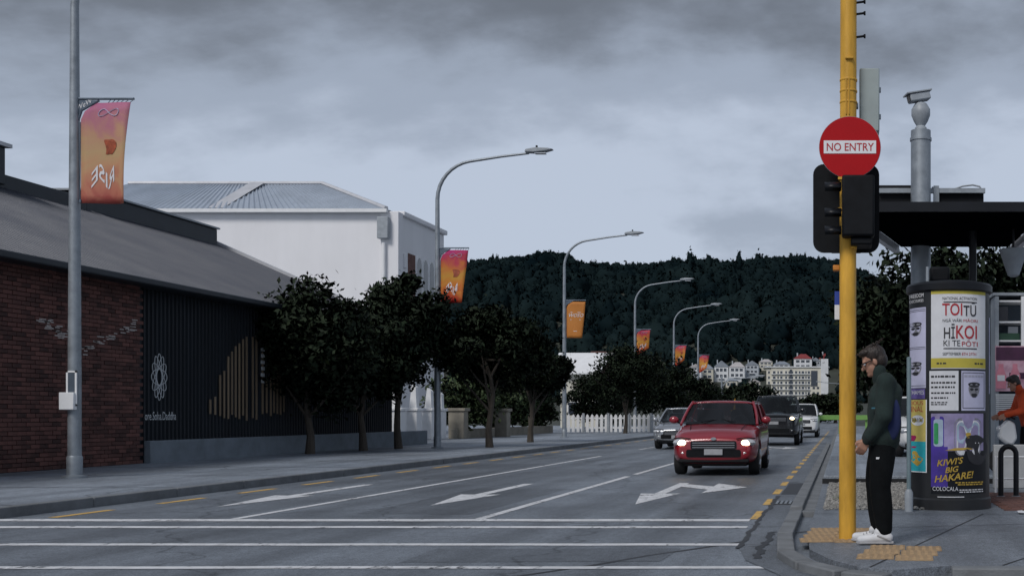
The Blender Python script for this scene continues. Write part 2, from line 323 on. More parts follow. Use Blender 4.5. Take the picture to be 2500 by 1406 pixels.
# gutter
gutter = setting(MB().sheet([(-.96, 10.1), (-.96, 110), (KR, 110), (KR, 10.2), (-.42, 9.1), (-.2, 8.4), (.1, 7.9), (.45, 7.78), (.8, 8.1), (5, 7.9), (5, 7.72), (.8, 7.85), (.4, 7.62), (.0, 7.66), (-.45, 8.2), (-.8, 9.1)], .0055).build('gutter', GUT))
# right pavement with its corner
edge = [(KR+.15, 110), (KR+.15, 13.2), (KR+.15, 10.6), (-.28, 9.3), (-.10, 8.66), (.12, 8.22), (.36, 8.05), (.81, 8.30), (1.33, 8.16), (6, 7.9), (14, 7.9), (14, 110)]
pav = MB(); pav.prism(edge, 0.0, 0.07, lambda a, b, d: (a, b, d)); pavement = setting(pav.build('pavement', CONCD, smooth=False))
# kerb stones of the corner and along the road (each stone a piece)
kerb = setting(MB().box(KR-.0, KR+.148, 13.0, 110, -.02, .06).build('kerb', KERBM, smooth=False))
def kerb_piece(p, q, wd=.15, h=.085):
    p = Vector((*p, 0)); q = Vector((*q, 0)); d = (q-p).normalized(); n = Vector((d.y, -d.x, 0)); g = d*.006
    b = MB(); pts = [p+g, q-g, q-g+n*wd, p+g+n*wd]
    b.add([x+Vector((0, 0, -.02)) for x in pts]+[x+Vector((0, 0, h)) for x in pts], [(3,2,1,0),(4,5,6,7),(0,1,5,4),(1,2,6,5),(2,3,7,6),(3,0,4,7)]); b.build('kerb_stone', KERBM, kerb, bevel=.012)
for k in range(24): kerb_piece((KR, 13.2+k*1.2+1.2), (KR, 13.2+k*1.2), h=.115)
cor = [(KR, 13.2), (KR, 11.9), (KR, 10.6), (-.40, 9.25), (-.22, 8.56), (.06, 8.10), (.36, 7.90)]
for a, b in zip(cor[:-1], cor[1:]): kerb_piece(b, a, wd=-.15, h=.072)
for k in range(8): kerb_piece((.8+k*.9, 8.14-k*.03), (.8+k*.9+.9, 8.14-k*.03-.03), wd=-.15, h=.072)
# expansion joints
for a, b in (((-.3, 12.6), (5, 12.6)), ((-.3, 10.9), (5, 12.2)), ((.2, 8.2), (1.6, 12.6)), ((1.2, 8.3), (3.6, 12.6))):
    a = Vector(a); b = Vector(b); n = (b-a).normalized(); n = Vector((n.y, -n.x))*.007
    MB().sheet([tuple(a-n), tuple(b-n), tuple(b+n), tuple(a+n)], .0735).build('joint', TAR, pavement, smooth=False)
# raised slab further on, the shadow line along its edge painted as a dark strip
slab = MB().box(KR+.16, 14, 18.2, 24.0, .0, .20); slab.build('pavement_slab', CONC, pavement, bevel=.02, smooth=False)
MB().box(KR+.16, 14, 24.05, 60, .0, .16).build('pavement_slab', CONC, pavement, bevel=.02, smooth=False)
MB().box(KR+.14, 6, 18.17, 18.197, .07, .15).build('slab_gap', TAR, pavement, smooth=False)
# pebble bed
PEB = M('pebbles', (0.12, 0.12, 0.115), 0.85, 0, 0.3, 5, c2=(0.34, 0.33, 0.31), island=.75)
bed = MB(); r_ = random.Random(3)
for k in range(5200):
    x = r_.uniform(KR+.26, 1.25); y = r_.uniform(13.15, 18.1); s = r_.uniform(.014, .034); z = .075+r_.uniform(-.004, .012)
    a = r_.uniform(0, 6.28); vs_ = []
    for q in range(5): vs_.append((x+s*math.cos(a+q*1.2566)*r_.uniform(.8, 1.2), y+s*math.sin(a+q*1.2566)*r_.uniform(.8, 1.3), z))
    vs_ += [(x+s*.45*math.cos(a+q*1.2566), y+s*.45*math.sin(a+q*1.2566), z+s*r_.uniform(.45, .9)) for q in range(5)]
    bed.add(vs_, [(0,1,6,5),(1,2,7,6),(2,3,8,7),(3,4,9,8),(4,0,5,9),(5,6,7,8,9)])
tag(bed.build('gravel', PEB, fixn=False, smooth=False), 'grey loose pebbles filling the bed beside the kerb', 'gravel', kind='stuff')
LEAFW = M('weed', (0.05, 0.10, 0.03), 0.7)
wd = MB()
for k in range(40):
    a = r_.uniform(0, 6.28); l = r_.uniform(.04, .1); x = .0+r_.gauss(0, .05); y = 14.6+r_.gauss(0, .12); wd.add([(x-.006, y, .08), (x+.006, y, .08), (x+l*math.cos(a), y+l*math.sin(a), .08+l*.8)], [(0, 1, 2)])
tag(wd.build('grass_tuft', LEAFW, fixn=False, smooth=False), 'tiny green weed tuft sprouting from the pebble bed', 'plant')
# tactile tiles
TACT = M('tactile', (0.33, 0.225, 0.125), 0.8, 0, 0.25, 6, bump=.2, island=.4)
tb = MB(); tb.box(-.148, .148, -.148, .148, 0, .006)
for i in range(5):
    for j in range(5):
        cx = -.118+i*.059; cy = -.118+j*.059
        tb.add([(cx-.017, cy-.017, .006), (cx+.017, cy-.017, .006), (cx+.017, cy+.017, .006), (cx-.017, cy+.017, .006), (cx-.01, cy-.01, .011), (cx+.01, cy-.01, .011), (cx+.01, cy+.01, .011), (cx-.01, cy+.01, .011)], [(4,5,6,7),(0,1,5,4),(1,2,6,5),(2,3,7,6),(3,0,4,7)])
tob = tb.build('tactile_tile', TACT, None, smooth=False); tmesh = tob.data; bpy.data.objects.remove(tob)
def tile(x, y, a):
    o = bpy.data.objects.new('tactile_tile', tmesh); col.objects.link(o); o.parent = pavement
    o.location = Vector((x, y, .0705))-ORI[pavement]; o.rotation_euler.z = a
for i in range(2):
    for j in range(4): tile(-.24+i*.302+j*.025, 9.95+j*.302-i*.02, .08)
for i in range(2):
    for j in range(3): tile(.26+i*.302+j*.06, 8.80+j*.302+i*.02-.1*i, -.06)
# brick pavers by the rack
PAVER = M('paver', (0.11, 0.045, 0.035), 0.85, 0, 0.35, 5, c2=(0.22, 0.10, 0.075), island=.7, bump=.2)
pm = MB().box(-.112, .112, -.052, .052, 0, .012); pob = pm.build('paver', PAVER, None, smooth=False); pmesh = pob.data; bpy.data.objects.remove(pob)
for j in range(26):
    for i in range(6):
        o = bpy.data.objects.new('paver', pmesh); col.objects.link(o); o.parent = pavement
        o.location = Vector((2.02+i*.232+(j % 2)*.11, 13.1+j*.112, .0695+random.uniform(0, .003)))-ORI[pavement]; o.rotation_euler.z = random.uniform(-.015, .015)
# drain grate
gr = MB(); gr.box(-.92, -.5, 14.7, 15.25, .004, .012); grate = gr.build('drain_grate', TAR, None, smooth=False); tag(grate, 'small black iron drain grate set in the gutter by the kerb', 'drain')
for k in range(7): MB().box(-.90+k*.058, -.868+k*.058, 14.74, 15.21, .013, .022).build('bar', GALV, grate, smooth=False)
# left pavement
lp = setting(MB().box(-60, KL-.15, 9.0, 110, -.05, .12).build('footpath', CONC, smooth=False))
lk_ = setting(MB().box(KL-.148, KL, 100, 110, -.05, .118).build('left_kerb', KERBM, smooth=False))
for k in range(50): MB().box(KL-.147, KL, 9.0+k*1.8+.006, 9.0+k*1.8+1.794, -.05, .125).build('kerb_stone', KERBM, lk_, bevel=.012)
for k in range(9): MB().box(-15.4, KL-.16, 10+k*3.2, 10.012+k*3.2, .1195, .1225).build('joint', TAR, lp, smooth=False)
# litter
lt = MB(); g = [(2.0+i*.05+random.uniform(-.012, .012), 12.55+j*.06+random.uniform(-.01, .01), .078+random.uniform(0, .03)) for j in range(4) for i in range(4)]
lt.add(g, [(j*4+i, j*4+i+1, j*4+i+5, j*4+i+4) for j in range(3) for i in range(3)]); tag(lt.build('litter', PAPER, fixn=False), 'crumpled white scrap of paper on the pavement beside the poster column', 'litter')
# ================================================================ brick building on the left
BRICK = M('brick', (0.045, 0.019, 0.017), 0.85, 0, 0.45, 3, c2=(0.16, 0.066, 0.054), island=.72, bump=.3, bscale=40)
MORTAR = M('mortar', (0.10, 0.085, 0.08), 0.9, 0, 0.3, 3)
DARKCLAD = M('dark_cladding', (0.008, 0.012, 0.018), 0.6, 0.1, 0.25, 2, stretch=(1, 1, .2))
ROOFD = M('dark_roof_metal', (0.050, 0.056, 0.074), 0.5, 0.2, 0.15, .6, rvar=.08)
FLASH = M('pale_flashing', (0.50, 0.51, 0.54), 0.5, 0.2, 0.1, 2)
BLACKCLAD = M('black_fascia', (0.018, 0.024, 0.032), 0.5, 0.2, 0.2, 2)
BX, BY1, EAVE, RX, RZ = -15.5, 38.0, 4.12, -22.3, 7.35
bb = empty('brick_building', (BX, 24.5, .12), 'brick and dark metal building with a low grey gable roof behind the footpath', 'building')
MB().box(-29.0, BX-.115, 12, 24.5, .1, EAVE-.05).build('wall', MORTAR, bb, smooth=False)
# bricks: running bond, the nearest ones in view each a piece, the rest in one part
bm_ = MB().box(-.055, .055, -.112, .112, -.037, .037); bo = bm_.build('brick', BRICK, None, bevel=.004, smooth=False); freeze(bo); bme = bo.data; bpy.data.objects.remove(bo)
for v in bme.vertices: v.co.z -= .037
rest = MB(); cnt = 0; cand = []
for r in range(47):
    z = .12+.045+r*.085; off = (r % 2)*.117
    for k in range(60):
        y = 24.5-.117-k*.234-off
        if y < 12.2: continue
        cand.append((y, z))
vis = sorted([c for c in cand if c[0] > 20.25 and c[1] < 4.06], key=lambda c: c[0])[:300]; vset = set(vis)
for y, z in cand:
    dx = random.uniform(-.006, .006)
    if (y, z) in vset:
        o = bpy.data.objects.new('brick', bme); col.objects.link(o); o.parent = bb
        o.location = Vector((BX-.055+dx, y, z))-ORI[bb]
    else: rest.box(BX-.11+dx, BX+dx, y-.112, y+.112, z-.037, z+.037)
tag(rest.build('bricks', BRICK, bb, smooth=False, fixn=False), kind='stuff')
# painted white traces on the brick (faded old paint)
OLDP = M('old_paint', (0.42, 0.38, 0.36), 0.9, 0, 0.3, 20)
pt = MB(); r_ = random.Random(11)
for k in range(70):
    t = r_.random(); y = 21.3+t*2.9; z = 2.55+abs(t-.45)*1.1+r_.gauss(0, .06); l = r_.uniform(.03, .12)
    pt.box(BX+.0065, BX+.0085, y-l, y+l, z-.01, z+.012)
tag(pt.build('paint_trace', OLDP, bb, smooth=False), kind='stuff')
# dark ribbed cladding section
cd = MB(); n = int((BY1-24.5)/.15)
prof = []
for k in range(n+1):
    y = 24.52+k*.15
    prof += [(BX-.10, y), (BX-.10, y+.09), (BX-.06, y+.10), (BX-.06, y+.14)]
vs_ = [(x, y, .12) for x, y in prof]+[(x, y, EAVE-.04) for x, y in prof]; m_ = len(prof)
cd.add(vs_, [(i, i+1, m_+i+1, m_+i) for i in range(m_-1)]); cd.box(-29, BX-.12, 24.52, BY1, .1, EAVE-.05); cd.build('cladding', DARKCLAD, bb, smooth=False)
# roof: two corrugated slopes
def slope(x0, z0, x1, z1, y0, y1, name, m, pitch=.19, parent=None, h=.035):
    b = MB(); pr = []; y = y0
    while y < y1:
        pr += [(y, 0), (y+pitch*.55, 0), (y+pitch*.65, h), (y+pitch*.9, h)]; y += pitch
    nn = len(pr); vs_ = [(x0, q, z0+d) for q, d in pr]+[(x1, q, z1+d) for q, d in pr]
    b.add(vs_, [(i, i+1, nn+i+1, nn+i) for i in range(nn-1)]); return b.build(name, m, parent, smooth=False)
slope(BX+.45, EAVE, RX, RZ, 11, BY1+.3, 'roof', ROOFD, parent=bb); slope(-29.5, EAVE, RX, RZ, 11, BY1+.3, 'roof', ROOFD, parent=bb)
MB().prism([(BX, EAVE-.06), (RX, RZ-.06), (-29, EAVE-.06)], BY1-.15, BY1, lambda a, b, d: (a, d, b)).build('gable', DARKCLAD, bb, smooth=False)
MB().box(BX+.40, BX+.56, 11, BY1+.3, EAVE-.12, EAVE+.02).build('gutter', BLACKCLAD, bb, bevel=.03)
MB().box(BX-.1, BX+.42, 11, BY1+.2, EAVE-.10, EAVE-.085).build('soffit', BLACKCLAD, bb, smooth=False)
vg = MB(); th = math.atan2(RZ-EAVE, BX+.45-RX)
vg.prism([(BX+.45, EAVE+.02), (RX, RZ+.02), (RX, RZ+.12), (BX+.45, EAVE+.12)], BY1+.28, BY1+.50, lambda a, b, d: (a, d, b)); vg.build('verge_flashing', FLASH, bb, smooth=False)
MB().box(RX-.5, RX+.75, 31.5, BY1+.1, RZ-.45, RZ+.22).build('ridge_vent', BLACKCLAD, bb, bevel=.03)
MB().box(RX-.6, RX+.82, 31.4, BY1+.15, RZ+.225, RZ+.28).build('ridge_cap', GREYP, bb, smooth=False)
MB().box(-27.5, -21.4, 27.5, 31.3, 5.6, 7.33).build('clerestory', BLACKCLAD, bb, bevel=.03)
for k in range(0): MB().box(-21.39, -21.36, 27.6+k*.4, 27.66+k*.4, 6.2, 7.3).build('batten', GREYP, bb, smooth=False)
MB().box(-27.6, -21.2, 23.5, 28.0, 7.0, 7.95).build('clerestory', BLACKCLAD, bb, bevel=.03); MB().box(-27.7, -21.1, 23.4, 28.1, 7.955, 8.05).build('ridge_cap', FLASH, bb, smooth=False)
MB().box(-21.2, -19.4, 22.0, 28.3, 5.55, 6.05, Matrix.Identity(4)).build('flashing', FLASH, bb, bevel=.05)
# wall logo: looped white line
wx = BX-.055
LOGO = M('logo_white', (0.55, 0.58, 0.60), 0.5, 0, .1)
lg = MB(); cy, cz = 25.13, 1.2+(1012-920)*25.1/2700
for ph in range(6):
    path = []; ra = ph*math.pi/6
    for k in range(49):
        t = 2*math.pi*k/48; u, v = .46*math.cos(t), .155*math.sin(t); path.append((wx+.02, cy+(u*math.cos(ra)-v*math.sin(ra))*.62, cz+(u*math.sin(ra)+v*math.cos(ra))*1.15))
    lg.tube(path, .008, 5, cap=False)
lg.build('wall_logo', LOGO, bb)
tv, tf = text_poly('ore.Soha.Daddha', .27, 'LEFT', sx=.62)
MB().add([(wx+.012, 24.62+x, 1.2-(1016-1012)*25/2700+z) for x, z in tv], tf).build('wall_lettering', LOGO, bb, smooth=False)
# upright timber slats in organ-pipe arrangement
TIMB = M('timber', (0.20, 0.15, 0.10), 0.7, 0, .25, 6, stretch=(1, 1, .1), island=.5)
sl = [(512, 975, 1010), (524, 968, 1012), (536, 915, 1015), (546, 905, 1020), (556, 870, 1022), (565, 858, 1012), (574, 845, 1018), (583, 838, 1022), (592, 828, 1014), (601, 822, 1026), (616, 822, 1020), (625, 818, 1024), (640, 860, 1010), (650, 925, 1008), (660, 922, 1015), (668, 918, 1008), (676, 910, 1010), (684, 905, 1012), (692, 965, 1005)]
for px, t, b in sl:
    D = (-wx)*FPX/(VX-px); MB().box(wx+.004, wx+.022, D-.036, D+.036, PZ(b, D), PZ(t, D)).build('slat', TIMB, bb, smooth=False)
ps = MB(); D = 15.4*FPX/(VX-652)
for k in range(6): ps.box(wx+.012, wx+.03, D-.05+.02*(k % 2), D+.12, 2.9-k*.17, 2.99-k*.17)
ps.build('sign_lettering', LOGO, bb, smooth=False)
# low plinth along the dark cladding
PLIN = M('plinth', (0.16, 0.19, 0.22), 0.8, 0, .2, 2)
MB().box(BX-.06, BX+.10, 24.6, BY1+3, .1, .62).build('plinth', PLIN, bb, bevel=.02)
# pale teal pylon sign
py = MB().box(PX(872, 36.8), PX(908, 36.8), 36.7, 36.95, .12, PZ(915, 36.8)); TEAL = M('teal_panel', (0.22, 0.36, 0.38), .4, 0, .2, 2)
o = py.build('pylon_sign', TEAL, None, bevel=.03); tag(o, 'slim pale teal upright sign panel standing beside the dark clad wall', 'sign')
# ================================================================ white building
WBX, WD0, WD1, WH = -24.0, 59.5, 66.5, 12.0
wb = empty('white_building', (-31, WD0, 0), 'tall white rendered building with a pale corrugated hipped roof', 'building')
WREND = M('white_render', (0.76, 0.76, 0.78), 0.8, 0, 0.045, .8, bump=.08, stretch=(1, 1, .3))
ROOFW = M('pale_roof', (0.36, 0.41, 0.48), 0.5, 0.25, 0.1, 1)
MB().box(-44, WBX-.72, WD0, WD1-.05, 0, PZ(516, WD0)).build('wall', WREND, wb, smooth=False)
MB().prism([(WD0+.6, 0), (WD1, 0), (WD1, 11.95), (WD0+.6, 12.0)], WBX-.7, WBX, lambda a, b, d: (d, a, b)).build('facade', WREND, wb, smooth=False)
MB().box(WBX-.85, WBX+.12, WD0-.1, WD0+.55, 0, PZ(516, WD0)-.02).build('pilaster', WREND, wb, bevel=.03)
MB().box(WBX-.75, WBX+.2, WD0+.57, WD1+.1, 11.98, 12.25).build('parapet_cap', WREND, wb, bevel=.05)
MB().box(WBX-.9, WBX-.3, WD0-.45, WD0-.105, PZ(585, WD0), PZ(532, WD0)).build('rainwater_head', GREYP, wb, bevel=.04)
MB().tube([(WBX-.6, WD0-.25, 0), (WBX-.6, WD0-.25, 10.4)], .09, 10).build('downpipe', WHITEP, wb)
BRN = M('brown_brick', (0.13, 0.065, 0.055), .85, 0, .3, 6)
MB().box(WBX-.1, WBX+.03, 61.0, 62.0, 7.2, 10.1).build('brick_panel', BRN, wb, smooth=False)
MB().box(WBX-.1, WBX+.03, 65.3, 66.2, 5.2, 10.1).build('brick_panel', BRN, wb, smooth=False)
for k in range(3):
    y = 62.55+k*.95; ar = [(-.3, 5.6), (.3, 5.6), (.3, 9.6)]+[(.3*math.cos(a), 9.6+.45*math.sin(a)) for a in np.linspace(.2, math.pi-.2, 7)]+[(-.3, 9.6)]
    f = MB().prism([(y+a*1.25, b+(.1 if b > 9 else -.1)) for a, b in ar], WBX-.02, WBX+.05, lambda a, b, d: (d, a, b)).build('window', WHITEP, wb, smooth=False)
    MB().prism([(y+a, b) for a, b in ar], WBX+.052, WBX+.06, lambda a, b, d: (d, a, b)).build('pane', WINDOWG, f, smooth=False)
for k in range(4): MB().box(WBX-.02, WBX+.10, 60.25+(k % 2)*.08, 60.65, 6.2+k*1.0, 7.0+k*1.0).build('quoin', WREND, wb, bevel=.03)
# hipped corrugated roof
ez = PZ(516, WD0)+.05; rzz = PZ(452, 63.0)
def rib_slope(p00, p01, p10, p11, n, name):     # ribs run from the eave edge to the ridge edge
    b = MB(); p00, p01, p10, p11 = map(Vector, (p00, p01, p10, p11)); nn = (p01-p00).cross(p10-p00).normalized()
    if nn.z < 0: nn = -nn
    vs_ = []
    for i in range(n*4+1):
        t = i/(n*4); h = (0, .0, .06, .06)[i % 4]; vs_.append(p00.lerp(p01, t)+nn*h); vs_.append(p10.lerp(p11, t)+nn*h)
    b.add(vs_, [(2*i, 2*i+2, 2*i+3, 2*i+1) for i in range(n*4)]); return b.build(name, ROOFW, wb, smooth=False)
xl, xr = -44.2, WBX-.5
rib_slope((xl, WD0-.2, ez), (xr, WD0-.2, ez), (-40.6, 62.9, rzz), (-29.6, 62.9, rzz), 62, 'roof')
rib_slope((xr, WD0-.2, ez), (xr, WD1-.1, ez), (-29.6, 62.9, rzz), (-29.6, 63.0, rzz), 24, 'roof')
rib_slope((xl, WD1-.1, ez), (xr, WD1-.1, ez), (-40.6, 63.0, rzz), (-29.6, 63.0, rzz), 40, 'roof')
rib_slope((xl, WD0-.2, ez), (xl, WD1-.1, ez), (-40.6, 62.9, rzz), (-40.6, 63.0, rzz), 24, 'roof')
MB().tube([(xr, WD0-.2, ez+.06), (-29.6, 62.9, rzz+.06), (-40.6, 62.9, rzz+.06)], .14, 6).build('ridge_cap', FLASH, wb)
MB().box(xl-.1, xr+.1, WD0-.4, WD0-.18, ez-.16, ez+.02).build('gutter', WHITEP, wb, smooth=False)
sk = MB(); a = Vector((-34.2, WD0+.0, ez+.14)); b_ = Vector((-33.6, 62.7, rzz+.10)); d = Vector((.85, 0, 0)); sk.add([a, a+d, b_+d, b_], [(0, 1, 2, 3)]); sk.build('skylight', FLASH, wb, smooth=False)
# ================================================================ gateposts, wall, picket fence, small white-roofed house
STON = M('sandstone', (0.24, 0.22, 0.18), .85, 0, .2, 2)
gate_lab = ['squat white gatepost with a stepped cap nearest the dark clad wall', 'white gatepost with a tall upright fin on its top', 'slender white gatepost with a fluted head', 'thin white gatepost with a small lamp finial beside the stone pillars']
for i, (p0, p1, pt_, neck) in enumerate(((940, 985, 965, .6), (998, 1024, 955, .35), (1036, 1060, 965, .4), (1066, 1084, 972, .35))):
    D = 46+i*.9; x0, x1 = PX(p0, D), PX(p1, D); cx = (x0+x1)/2; top = PZ(pt_, D); hw = (x1-x0)/2
    g = empty('gatepost', (cx, D, .12), gate_lab[i], 'gatepost', 'white gateposts')
    MB().box(cx-hw, cx+hw, D-.3, D+.3, .12, 1.35).build('shaft', WHITEP, g, bevel=.03)
    MB().box(cx-hw-.06, cx+hw+.06, D-.36, D+.36, 1.352, 1.48).build('cap', WHITEP, g, bevel=.03)
    MB().prism([(cx-hw*.7, 1.48), (cx+hw*.7, 1.48), (cx+hw*.55, top+.5*neck), (cx-hw*.2, top+.8*neck)], D-.15, D+.15, lambda a, b, d: (a, d, b)).build('finial', WHITEP, g, smooth=False)
for i, (p0, p1, D) in enumerate(((1100, 1138, 50), (1212, 1242, 54))):
    x0, x1 = PX(p0, D), PX(p1, D); g = empty('stone_pillar', ((x0+x1)/2, D, .12), ('broad sandstone pillar with a flat cap beside the white gateposts', 'narrow sandstone pillar with a flat cap in front of the hedge')[i], 'pillar', 'sandstone pillars')
    MB().box(x0, x1, D-.3, D+.3, .12, 1.36).build('shaft', STON, g, bevel=.03); MB().box(x0-.07, x1+.07, D-.37, D+.37, 1.362, 1.5).build('cap', STON, g, bevel=.02)
tag(MB().box(-17.6, -17.3, 49.6, 66, .05, .55).build('low_wall', STON, None, bevel=.03), 'low sandstone wall along the edge of the footpath under the hedge', 'wall')
D = 68.0
pf = empty('picket_fence', (PX(1385, D), D, .12), 'white picket fence standing across the end of the hedge', 'fence')
MB().box(PX(1385, D), PX(1640, D), D+.03, D+.08, .35, .45).build('rail', WHITEP, pf, smooth=False); MB().box(PX(1385, D), PX(1640, D), D+.03, D+.08, .95, 1.04).build('rail', WHITEP, pf, smooth=False)
k = 0; px = 1388
while px < 1640:
    x = PX(px, D); MB().prism([(x-.085, .14), (x+.085, .14), (x+.085, 1.14), (x, 1.24), (x-.085, 1.14)], D, D+.025, lambda a, b, d: (a, d, b)).build('picket', WHITEP, pf, smooth=False); px += 11.5
for px in (1425, 1485, 1535, 1590): MB().box(PX(px, D)-.07, PX(px, D)+.07, D-.1, D-.005, .12, 1.3).build('post', GREYP, pf, smooth=False)
# white-roofed house
D = 92.0
hs = empty('white_roofed_house', (PX(1415, D), D, 0), 'low house with a bright white sloping roof and brick chimney behind the trees', 'house')
x0, x1 = PX(1352, D), PX(1462, D); zb, zt = PZ(913, D), PZ(858, D)
MB().box(x0+.4, x1-.3, D+.6, D+7, 0, zb).build('wall', CREAM, hs, smooth=False)
wr = MB(); p = [Vector((x0-.2, D, zb)), Vector((x1, D, zb)), Vector((x1+.5, D+4, zt)), Vector((x0-.6, D+4, zt))]; wr.add([*p, *(q+Vector((0, 0, .12)) for q in p)], [(0,1,2,3),(7,6,5,4),(0,4,5,1),(1,5,6,2),(2,6,7,3),(3,7,4,0)]); wr.build('roof', WHITEP, hs, smooth=False)
wr = MB(); p = [Vector((x0-.6, D+4.02, zt)), Vector((x1+.5, D+4.02, zt)), Vector((x1, D+8, zb)), Vector((x0, D+8, zb))]; wr.add([*p, *(q+Vector((0, 0, .12)) for q in p)], [(0,1,2,3),(7,6,5,4),(0,4,5,1),(1,5,6,2),(2,6,7,3),(3,7,4,0)]); wr.build('roof', ROOFW, hs, smooth=False)
MB().prism([(D+.6, zb), (D+4, zt-.1), (D+7.4, zb)], x1-.4, x1-.2, lambda a, b, d: (d, a, b)).build('gable', BRN, hs, smooth=False)
MB().box(PX(1412, D), PX(1472, D), D+4.5, D+5.5, zb, PZ(850, D)).build('chimney', BRN, hs, smooth=False)
for k in range(2): f = MB().box(x0+1+k*1.6, x0+1.9+k*1.6, D+.55, D+.62, 1.2, 2.3).build('window', WHITEP, hs, smooth=False); MB().box(x0+1.08+k*1.6, x0+1.82+k*1.6, D+.53, D+.545, 1.28, 2.22).build('pane', WINDOWG, f, smooth=False)
# ================================================================ houses and flats on the hill
HOUSEW = [M('weatherboard_white', (0.62, 0.64, 0.66), .7, 0, .1, .4), M('weatherboard_cream', (0.52, 0.50, 0.42), .7, 0, .1, .4), M('weatherboard_grey', (0.40, 0.44, 0.48), .7, 0, .1, .4)]
ROOFS = [M('iron_roof_grey', (0.22, 0.25, 0.29), .6, .1, .15, .5), M('iron_roof_red', (0.22, 0.035, 0.035), .6, .1, .15, .5), M('iron_roof_pale', (0.42, 0.40, 0.40), .6, .1, .15, .5)]
def house(pl, pr, pt, pb, D, wm, rm, gable, label):
    x0, x1, zt, zb = PX(pl, D), PX(pr, D), PZ(pt, D), PZ(pb, D); w_ = x1-x0; gz0 = float(terr(np.array([x0]), np.array([D]))[0])-1.5
    zb0 = min(zb, gz0); ze = zt-.34*(zt-zb); dp = w_*.9
    h = empty('hill_house', ((x0+x1)/2, D, zb0), label, 'house', 'houses on the hillside')
    MB().box(x0, x1, D, D+dp, zb0, ze).build('wall', wm, h, smooth=False)
    cx = (x0+x1)/2; o_ = .35; b = MB()
    if gable: b.prism([(x0-o_, ze), (x1+o_, ze), (cx, zt)], D-.3, D+dp+.3, lambda a, q, d: (a, d, q))
    else:
        P = [(x0-o_, D-o_, ze+.003), (x1+o_, D-o_, ze+.003), (x1+o_, D+dp+o_, ze+.003), (x0-o_, D+dp+o_, ze+.003), (cx-w_*.15, D+dp*.5, zt), (cx+w_*.15, D+dp*.5, zt)]
        b.add(P, [(0,1,5,4),(1,2,5),(2,3,4,5),(3,0,4),(3,2,1,0)])
    rf = b.build('roof', rm, h, smooth=False); MB().box(x0+w_*.15, x0+w_*.22, D+dp*.3, D+dp*.38, ze, zt+.6).build('chimney', HOUSEW[2], rf, smooth=False)
    nfl = 2 if (ze-zb) > 3.6 else 1; hh = (ze-zb)/nfl
    for fl in range(nfl):
        for k in range(3):
            xx = x0+w_*(.12+.28*k); z0 = zb+hh*fl+hh*.25
            f = MB().box(xx-.1, xx+w_*.2+.1, D-.06, D-.003, z0-.1, z0+hh*.5+.1).build('window', WHITEP, h, smooth=False); MB().box(xx, xx+w_*.2, D-.075, D-.063, z0, z0+hh*.5).build('pane', WINDOWG, f, smooth=False)
    MB().box(x0+w_*.3, x1-w_*.3, D-1.2, D-.08, zb+hh*.02, zb+hh*.12).build('balcony', HOUSEW[0], h, smooth=False)
H = [(1684, 1712, 888, 912, 640, 0, 2, 1, 'small white hillside house half hidden by the dark street trees'),
     (1702, 1741, 888, 925, 650, 1, 0, 0, 'cream hillside house with a grey hipped roof beside the small white one'),
     (1744, 1778, 880, 925, 655, 0, 0, 1, 'tall white gabled hillside house between two hipped cream and pink-roofed ones'),
     (1780, 1818, 883, 922, 655, 0, 2, 0, 'white hillside house with a pinkish hipped roof'),
     (1820, 1852, 880, 912, 665, 2, 0, 1, 'grey gabled hillside house uphill of a dark clump of trees'),
     (1853, 1886, 876, 898, 690, 1, 2, 0, 'cream hillside house set high above the flats'),
     (1888, 1928, 881, 905, 660, 2, 0, 0, 'pale blue-grey house with hipped roof peeking over the flats'),
     (1938, 1982, 863, 900, 690, 0, 1, 0, 'white hillside house with a dull red hipped roof above the flats'),
     (1980, 2003, 872, 900, 700, 2, 0, 1, 'narrow grey gabled house between two red-roofed ones'),
     (2000, 2044, 860, 905, 705, 1, 1, 0, 'cream hillside house with a red roof at the edge of the forest'),
     (1772, 1800, 922, 945, 610, 1, 0, 0, 'low cream house below the row on the hillside'),
     (1828, 1856, 925, 948, 600, 1, 2, 1, 'low gabled cream house in trees beneath the hillside row')]
for (a, b, t, bt, D, wi, ri, g, lab) in H: house(a, b, t, bt, D, HOUSEW[wi], ROOFS[ri], g, lab)
D = 560.0
ab = empty('apartment_block', (PX(1955, D), D, PZ(985, D)), 'long cream apartment block with rows of dark windows and a white stair tower', 'apartments')
x0, x1, zt, zb = PX(1871, D), PX(2022, D), PZ(897, D), PZ(990, D)
xm = PX(1883, D)
MB().box(xm, x1, D, D+14, zb-4, zt).build('wall', CREAM, ab, smooth=False)
MB().box(x0, xm-.01, D+.5, D+13, zt-8.5, zt-.3).build('wing', CREAM, ab, smooth=False)
MB().box(PX(2004, D), PX(2022, D), D-1.2, D-.01, PZ(965, D), PZ(876, D)).build('stair_tower', HOUSEW[0], ab, smooth=False)
MB().box(x0-.5, x1+.5, D-.6, D+14.2, zt+.003, zt+.6).build('parapet', HOUSEW[0], ab, smooth=False)
MB().box(PX(1980, D), PX(1996, D), D-.12, D-.004, zt-9.5, zt-1.6).build('glazing', WINDOWG, ab, smooth=False)
